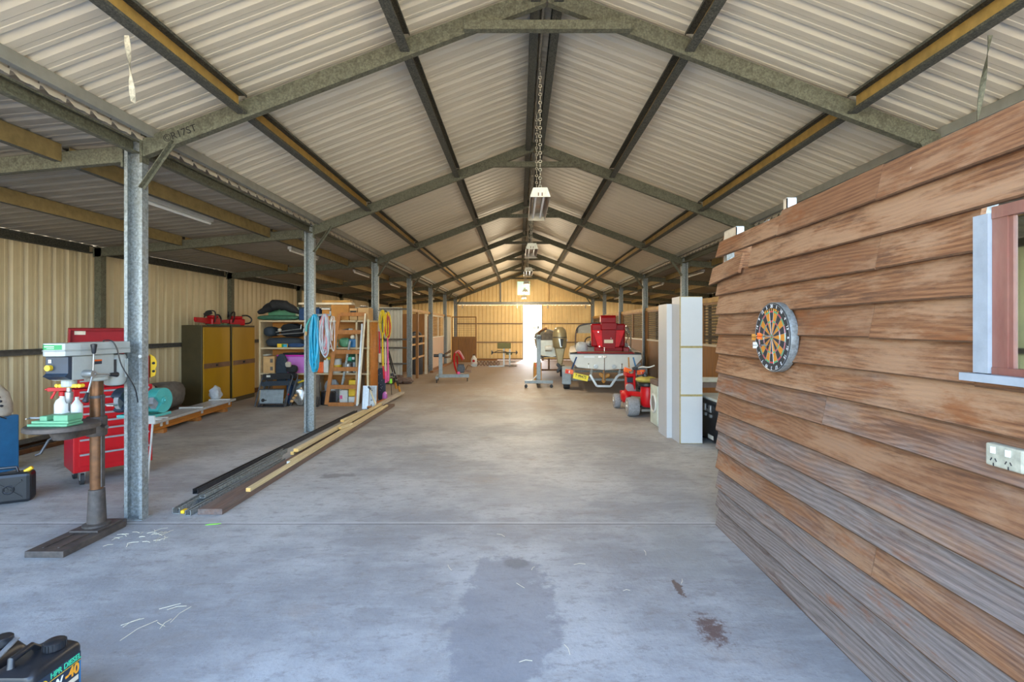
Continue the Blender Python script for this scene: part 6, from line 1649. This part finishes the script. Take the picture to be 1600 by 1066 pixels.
mb = MB(); mb.bar((ox - .12, oy - .02, .545), (ox + .14, oy - .02, .545), .16, .02); o.p('anti_ventilation_plate', mb, cowl)
mb = MB(); mb.cyl((ox, oy - .12, .46), (ox, oy + .16, .46), .05, .03, 14); gb = o.p('gear_case', mb, dark_steel, smooth=True)
mb = MB()
for k in range(3):
    a = 2 * PI * k / 3; mb.ball((ox + .08 * math.cos(a), oy - .1, .46 + .08 * math.sin(a)), (.085, .014, .05), 10, 6, Matrix.Rotation(-a, 3, 'Y'))
o.p('propeller', mb, dark_steel, gb, smooth=True)
mb = MB(); mb.box(ox - .12, ox + .12, oy + .19, 14.68, .95, 1.22); o.p('mount_bracket', mb, dark_steel)
q = Thing('dinghy_trailer', 'low rusty-brown trailer carrying the aluminium dinghy', 'trailer', (cx, 16, 0), w=True)
for s in (-1, 1):
    mb = MB(); mb.box(cx + s * .26 - .03, cx + s * .26 + .03, 14.9, 18.0, .62, .70); q.p('side_beam', mb, rust)
    x = cx + s * .44
    mb = MB(); mb.lathe([(.1, -.07), (.2, -.065), (.21, 0), (.2, .065), (.1, .07)], (x, 16.2, .21), (1, 0, 0), 22); q.p('wheel', mb, rubber, smooth=True)
mb = MB(); mb.box(cx - .4, cx + .4, 16.17, 16.23, .2, .26); mb.box(cx - .03, cx + .03, 16.17, 16.23, .26, .61); q.p('axle', mb, rust)
mb = MB(); mb.box(cx - .33, cx + .33, 15.2, 15.26, .701, .74); mb.box(cx - .33, cx + .33, 16.6, 16.66, .701, .79); q.p('cross_bunk', mb, navy)
mb = MB(); mb.box(cx - .55, cx - .30, 15.0, 15.3, .0, .6); 
ibx = one('timber_box', 'brown timber box standing at the left rear of the dinghy', 'box', MB().box(.44, .68, 15.05, 15.4, 0, .55), orange_dk, bevel=.01)
o = MB().box(-.08, .06, -.205, -.1751, .42, .52).build('red_plate', orange, ibx)

# ------------------------------------------------------------------ ride-on mower
m = Thing('ride_on_mower', 'small red ride-on mower with a worn yellow seat beside the white cabinets', 'mower', (2.25, 9.3, 0), w=True)
def mwheel(x, y, r, w, tread, lab=None):
    mb = MB(); mb.lathe([(r * .55, -w / 2), (r * .92, -w / 2), (r, -w * .3), (r, w * .3), (r * .92, w / 2), (r * .55, w / 2)], (x, y, r), (1, 0, 0), 26)
    wh = m.p('wheel', mb, tread, smooth=True)
    mb = MB(); mb.lathe([(r * .56, 0), (r * .5, .012), (r * .2, .004), (r * .15, .02)], (x - w / 2 + .004, y, r), (-1, 0, 0), 20); m.p('wheel_hub', mb, silver, wh, smooth=True)
mwheel(2.06, 8.98, .172, .20, rubber_grey); mwheel(2.62, 8.98, .172, .20, rubber)
mwheel(1.955, 9.9, .145, .12, rubber_grey); mwheel(2.55, 9.9, .145, .12, rubber)
mb = MB(); mb.cyl((2.0, 8.98, .172), (2.6, 8.98, .172), .018, seg=8); mb.cyl((1.96, 9.9, .145), (2.55, 9.9, .145), .018, seg=8); m.p('axle', mb, dark_steel)
mb = MB(); mb.lathe([(.10, .17), (.125, .2), (.135, .23), (.135, .52), (.12, .545)], (2.345, 8.98, 0), seg=24); m.p('rear_drum', mb, red_mower, smooth=True)
mb = MB(); mb.lathe([(.15, .546), (.165, .56), (.165, .60), (.15, .615)], (2.33, 8.98, 0), seg=24); m.p('seat_base', mb, black, smooth=True)
mb = MB(); mb.ball((2.32, 9.0, .66), (.20, .19, .065), 24, 10); m.p('seat', mb, seat_yel, smooth=True)
mb = MB(); mb.lathe([(.05, 0), (.055, .03), (.05, .05), (.025, .055), (.02, .085)], (2.29, 8.98, .715), seg=18); m.p('black_knob', mb, black, smooth=True)
mb = MB(); mb.bar((2.02, 9.75, .33), (2.28, 9.05, .38), .07, .09); mb.bar((2.5, 9.75, .33), (2.40, 9.05, .38), .07, .09); m.p('frame_rail', mb, red_mower, bevel=.01)
mb = MB(); mb.ball((2.06, 9.55, .27), (.10, .17, .13), 16, 10); m.p('front_fender', mb, red_mower, smooth=True)
mb = MB(); mb.lathe([(.26, .10), (.30, .12), (.30, .17), (.22, .20)], (2.28, 9.42, 0), seg=28); m.p('cutting_deck', mb, steel, smooth=True)
mb = MB(); mb.box(2.07, 2.20, 9.52, 9.70, .37, .66); mb.box(2.05, 2.22, 9.50, 9.72, .665, .75); m.p('engine_housing', mb, red_mower, bevel=.015)
mb = MB(); mb.cyl((2.12, 9.45, .46), (2.12, 9.515, .46), .075, seg=18); mb.cyl((2.19, 9.46, .42), (2.19, 9.515, .42), .05, seg=14); m.p('engine_cover', mb, silver, smooth=True)
mb = MB(); mb.box(2.075, 2.185, 9.49, 9.515, .55, .65); m.p('air_filter', mb, navy, bevel=.006)
mb = MB(); mb.cyl((2.22, 9.5, .30), (2.20, 9.42, .80), .022, seg=10); m.p('steering_column', mb, red_mower, smooth=True)
mb = MB(); mb.tube(spline([(1.98, 9.36, .90), (2.08, 9.40, .84), (2.20, 9.42, .82), (2.32, 9.40, .86), (2.45, 9.33, .86), (2.54, 9.26, .90)], 6), .013, 8); m.p('handlebar', mb, white_pl, smooth=True)
mb = MB(); mb.cbox((2.06, 9.38, .80), (.14, .08, .08), (.2, .3, 0)); mb.cbox((2.32, 9.34, .79), (.08, .05, .045)); m.p('orange_guard', mb, orange, bevel=.01)
mb = MB(); mb.cbox((2.20, 9.38, .84), (.10, .07, .05), (0, -.3, 0)); mb.bar((2.22, 9.36, .86), (2.30, 9.34, .93), .03, .04); m.p('throttle_box', mb, black, bevel=.006)
mb = MB(); mb.cyl((2.12, 9.34, .78), (2.12, 9.37, .78), .045, seg=16); m.p('headlamp', mb, chrome, smooth=True)
mb = MB(); mb.box(2.2, 2.62, 8.86, 8.89, .10, .14); m.p('tow_bar', mb, steel)

# ------------------------------------------------------------------ white cabinets and boxes on the right
t = Thing('white_cabinet', 'tall white laminate cabinet with three doors edged in tan, nearer of the pair', 'cabinet', (2.37, 7.0, 0), w=True)
x0, x1, y0, y1 = 2.22, 2.535, 6.83, 7.17
mb = MB(); mb.box(x0, x1, y0, y1, 0, 2.04); t.p('carcass', mb, lam_grey)
mb = MB(); mb.box(x0 - .0, x1, y0 - .004, y0 - .0005, 0, 2.04); t.p('edge_strip', mb, edge_tan)
for a, b in ((.01, .655), (.685, 1.325), (1.355, 2.032)):
    mb = MB(); mb.box(x0 + .014, x1 - .004, y0 - .018, y0 - .0045, a, b); t.p('door', mb, lam_white, bevel=.002)
t = Thing('white_cabinet', 'tall white laminate cabinet, farther and shorter of the pair', 'cabinet', (2.3, 7.4, 0), w=True)
mb = MB(); mb.box(2.15, 2.50, 7.2, 7.62, 0, 1.955); t.p('carcass', mb, lam_grey)
mb = MB(); mb.box(2.15, 2.50, 7.185, 7.1995, 0, 1.955); t.p('door', mb, lam_white, bevel=.002)
t = Thing('washing_machine', 'old pale grey-green front loader with a brown top behind the white cabinets', 'washing machine', (2.5, 8.2, 0), w=True)
mb = MB(); mb.box(2.225, 2.75, 7.95, 8.38, .01, .66); t.p('body', mb, green_sheet if False else mat('pale_grey_green', (.50, .55, .48), .4), bevel=.012)
mb = MB(); mb.torus((2.222, 8.16, .36), (1, 0, 0), .14, .02, 24, 8); t.p('door_ring', mb, white_pl, smooth=True)
mb = MB(); mb.cyl((2.2245, 8.16, .36), (2.215, 8.16, .36), .125, seg=24); t.p('door_glass', mb, smoke if False else steel)
mb = MB(); mb.box(2.22, 2.75, 7.95, 8.38, .661, .75); t.p('top_box', mb, hardwood, bevel=.006)
t = Thing('storage_chest', 'pale grey chest with a black end panel and two silver latches beside the white cabinets', 'chest', (3.0, 6.9, 0), w=True)
mb = MB(); mb.box(2.70, 3.35, 6.58, 7.30, .05, .60); t.p('chest_body', mb, mat('pale_grey_chest', (.47, .50, .46), .5), bevel=.012)
mb = MB(); mb.box(2.66, 2.699, 6.55, 7.33, .04, .575); t.p('end_panel', mb, black, bevel=.01)
mb = MB(); mb.box(2.635, 3.37, 6.54, 7.34, .601, .64); t.p('chest_lid', mb, mat('pale_grey_chest', (.47, .50, .46), .5), bevel=.01)
mb = MB(); mb.box(2.625, 2.66, 6.54, 7.34, .576, .60); t.p('lid_lip', mb, black)
for y in (6.84, 7.03):
    mb = MB(); mb.box(2.635, 2.6595, y - .035, y + .035, .43, .53); lt = t.p('latch', mb, silver, bevel=.008)
    mb = MB(); mb.box(2.64, 2.6595, y - .028, y + .028, .36, .40); t.p('latch_hook', mb, silver, lt)
mb = MB(); mb.bar((2.648, 6.84, .45), (2.648, 7.03, .45), .015, .03); t.p('carry_bar', mb, silver)
mb = MB(); mb.box(2.6575, 2.6595, 6.75, 6.95, .06, .115); t.p('white_sticker', mb, white_pl)
for y in (6.64, 7.24):
    mb = MB(); mb.box(2.68, 3.3, y - .03, y + .03, .0, .049); t.p('foot', mb, black)
mb = MB(); mb.cyl((2.72, 6.55, .46), (2.72, 6.577, .46), .02, seg=12); mb.bar((2.70, 6.565, .66 - .02), (2.76, 6.565, .56), .012, .012); t.p('hinge', mb, dark_steel)
mb = MB(); mb.box(2.31, 2.40, 5.5, 5.75, 0, .24)
one('black_crate', 'black plastic crate mostly hidden behind the end of the board wall', 'crate', mb, black, bevel=.01)
t = Thing('low_bench', 'beige timber trough bench behind the grey chest', 'bench', (3.4, 8.9, 0), w=True)
mb = MB(); mb.box(2.85, 3.68, 8.2, 8.28, .70, .78); mb.box(2.85, 2.93, 8.281, 8.9, .70, .78); t.p('bench_rim', mb, cream, bevel=.004)
mb = MB(); mb.box(2.94, 3.66, 8.285, 8.9, .60, .699); t.p('bench_tray', mb, brown_mid)
for x in (2.88, 3.62):
    mb = MB(); mb.box(x - .03, x + .03, 8.2, 8.26, 0, .699); t.p('leg', mb, cream)
    mb = MB(); mb.box(x - .03, x + .03, 8.82, 8.88, 0, .599); t.p('leg', mb, cream)

# ------------------------------------------------------------------ dartboard
DX, DYY, DZ, DR = 1.602, 3.04, 1.545, .215
t = Thing('dartboard', 'round orange and black dartboard with a steel band hung on the board wall', 'dartboard', (DX, DYY, DZ - DR), w=True)
def dp(r, a, x): return Vector((x, DYY - r * math.sin(a), DZ + r * math.cos(a)))   # a clockwise from the top as seen from the room
mb = MB(); mb.lathe([(DR - .001, -.002), (DR, 0), (DR, .042), (DR - .001, .044)], (DX, DYY, DZ), (-1, 0, 0), 48); t.p('steel_band', mb, galv, smooth=True)
xf = DX - .0445
mb = MB(); mb.cyl((xf, DYY, DZ), (xf - .0008, DYY, DZ), DR - .004, seg=48); face = t.p('number_border', mb, dart_blk)
xf -= .0012
sc_ = DR / .2255
R = [.0159 * sc_, .097 * sc_, .107 * sc_, .160 * sc_, .170 * sc_]
mb = MB()
for i in range(20):
    a0, a1 = (i - .5) * 2 * PI / 20, (i + .5) * 2 * PI / 20
    for j in range(4):
        even = i % 2 == 0
        mb.cur = (0 if even else 1) if j in (0, 2) else (2 if even else 3)
        for k in range(3):
            b0, b1 = a0 + (a1 - a0) * k / 3, a0 + (a1 - a0) * (k + 1) / 3
            mb.quad(dp(R[j], b0, xf), dp(R[j + 1], b0, xf), dp(R[j + 1], b1, xf), dp(R[j], b1, xf))
t.p('scoring_segments', mb, [dart_blk, card_m, dart_red, dart_grn], face)
mb = MB(); mb.cyl((xf + .001, DYY, DZ), (xf - .0006, DYY, DZ), R[0], seg=20); t.p('outer_bull', mb, dart_grn, face)
mb = MB(); mb.cyl((xf, DYY, DZ), (xf - .0012, DYY, DZ), R[0] * .42, seg=16); t.p('bullseye', mb, dart_red, face)
mb = MB()
for r in R: mb.torus((xf - .001, DYY, DZ), (1, 0, 0), r, .0008, 40, 4)
for i in range(20):
    a = (i + .5) * 2 * PI / 20; mb.cyl(dp(R[0], a, xf - .001), dp(R[4] + .006, a, xf - .001), .0008, seg=4)
t.p('wire_spider', mb, silver, face)
mb = MB(); mb.torus((xf - .002, DYY, DZ), (1, 0, 0), DR * .955, .0015, 48, 5); t.p('number_ring', mb, silver, face)
for i, n in enumerate((20, 1, 18, 4, 13, 6, 10, 15, 2, 17, 3, 19, 7, 16, 8, 11, 14, 9, 12, 5)):
    a = i * 2 * PI / 20
    rot = Matrix.Rotation(-PI / 2, 3, 'Z') @ Matrix.Rotation(PI / 2, 3, 'X') @ Matrix.Rotation(-a, 3, 'Z')
    t.text('number', str(n), .030, dp(DR * .885, a, xf - .0012), rot, ink_white, face)
for i, ch in enumerate('Harrows'):
    a = (i - 3) * .155
    rot = Matrix.Rotation(-PI / 2, 3, 'Z') @ Matrix.Rotation(PI / 2, 3, 'X') @ Matrix.Rotation(-a, 3, 'Z')
    t.text('lettering', ch, .030, dp(DR * .80, a, xf - .0012), rot, ink_org, face, bold=.0004)
for (yy, zz, fl_m, lb) in ((2.995, 1.552, orange, 'dart with a bright orange flight near the bull of the dartboard'), (3.065, 1.545, orange_dk, 'dart with a brown-orange flight left of the bull'), (3.05, 1.495, white_pl, 'dart with a white flight, lowest in the dartboard')):
    d = Thing('dart', lb, 'dart', (xf - .004, yy, zz), w=True)
    p0 = Vector((xf - .001, yy, zz)); p1 = p0 + Vector((-.108, .004, .0))
    mb = MB(); mb.cyl(p0, p0.lerp(p1, .25), .0012, seg=6); d.p('point', mb, steel)
    mb = MB(); mb.cyl(p0.lerp(p1, .25), p0.lerp(p1, .55), .0035, seg=8); d.p('barrel', mb, silver, smooth=True)
    mb = MB(); mb.cyl(p0.lerp(p1, .55), p1, .002, seg=6); d.p('shaft', mb, black)
    mb = MB()
    for up in (Vector((0, 0, 1)), Vector((0, 1, 0))):
        for s in (-1, 1):
            a, b = p0.lerp(p1, .72), p1
            mb.prism([(0, 0), (.25, 1), (1, 1), (1, 0)], lambda u, v, q: a.lerp(b, u) + up * s * v * .019 + up.cross(p1 - p0).normalized() * q, -.0004, .0004)
    d.p('flight', mb, fl_m)
SKY, SUN, EXPO = 1.0, 12.0, 1.12
LAMP_FILL = [20, 27, 36, 48, 62, 50]
BATT_FILL = [5, 6, 9, 11, 14, 15]
# ------------------------------------------------------------------ daylight, added fill lights, camera
sc = bpy.context.scene
w = bpy.data.worlds.new('sky'); sc.world = w; w.use_nodes = True
nt = w.node_tree; bg = nt.nodes['Background']
sky = _n(nt, 'ShaderNodeTexSky'); sky.sky_type = 'NISHITA'; sky.sun_disc = False
sky.sun_elevation = math.radians(48); sky.sun_rotation = math.radians(8); sky.air_density = 1.0; sky.dust_density = 1.5; sky.ozone_density = 1.0
nt.links.new(sky.outputs[0], bg.inputs['Color']); bg.inputs['Strength'].default_value = SKY
su = bpy.data.lights.new('sun', 'SUN'); su.energy = SUN; su.angle = math.radians(1); su.color = (1, .93, .80)
so = bpy.data.objects.new('sun', su); C.objects.link(so)
so.rotation_euler = (math.radians(-42), 0, math.radians(-8))
def lamp(loc, e, col, r=.12, sy=None):  # added fill light, brightening the shed where the fixtures are off
    l = bpy.data.lights.new('fill_light', 'AREA'); l.energy = e; l.color = col; l.shape = 'RECTANGLE'; l.size = .16; l.size_y = sy or 1.1
    l.spread = math.radians(180)
    o = bpy.data.objects.new('fill_light', l); C.objects.link(o); o.location = loc
for k, y in enumerate(ly):
    if k < 3: lamp((RX - .01, y, 2.985), LAMP_FILL[k], (1, .83, .58))
    else:
        l = bpy.data.lights.new('fill_light', 'POINT'); l.energy = LAMP_FILL[k]; l.color = (1, .83, .58); l.shadow_soft_size = .1  # added fill standing in for daylight at the back end
        o = bpy.data.objects.new('fill_light', l); C.objects.link(o); o.location = (RX - .01, y, 2.72)
    lamp((-4.1, y + .12, 2.965), BATT_FILL[k], (1, .84, .62))
    lamp((4.57, y + .12, 2.965), BATT_FILL[k], (1, .84, .62))
cam = bpy.data.cameras.new('camera'); co = bpy.data.objects.new('camera', cam); C.objects.link(co)
co.location = (0, 0, EYE); co.rotation_euler = (PI / 2, 0, 0)
cam.sensor_width = 36; cam.lens = 36 * FP / 1600
cam.shift_x = -(VX - 800) / 1600; cam.shift_y = -(533 - VY) / 1600
cam.clip_start = .05
sc.camera = co
sc.view_settings.view_transform = 'Standard'; sc.view_settings.look = 'None'
sc.view_settings.exposure = EXPO; sc.view_settings.gamma = 1.0; sc.view_settings.use_curve_mapping = False
sc.cycles.max_bounces = 10; sc.cycles.diffuse_bounces = 6; sc.cycles.sample_clamp_indirect = 6
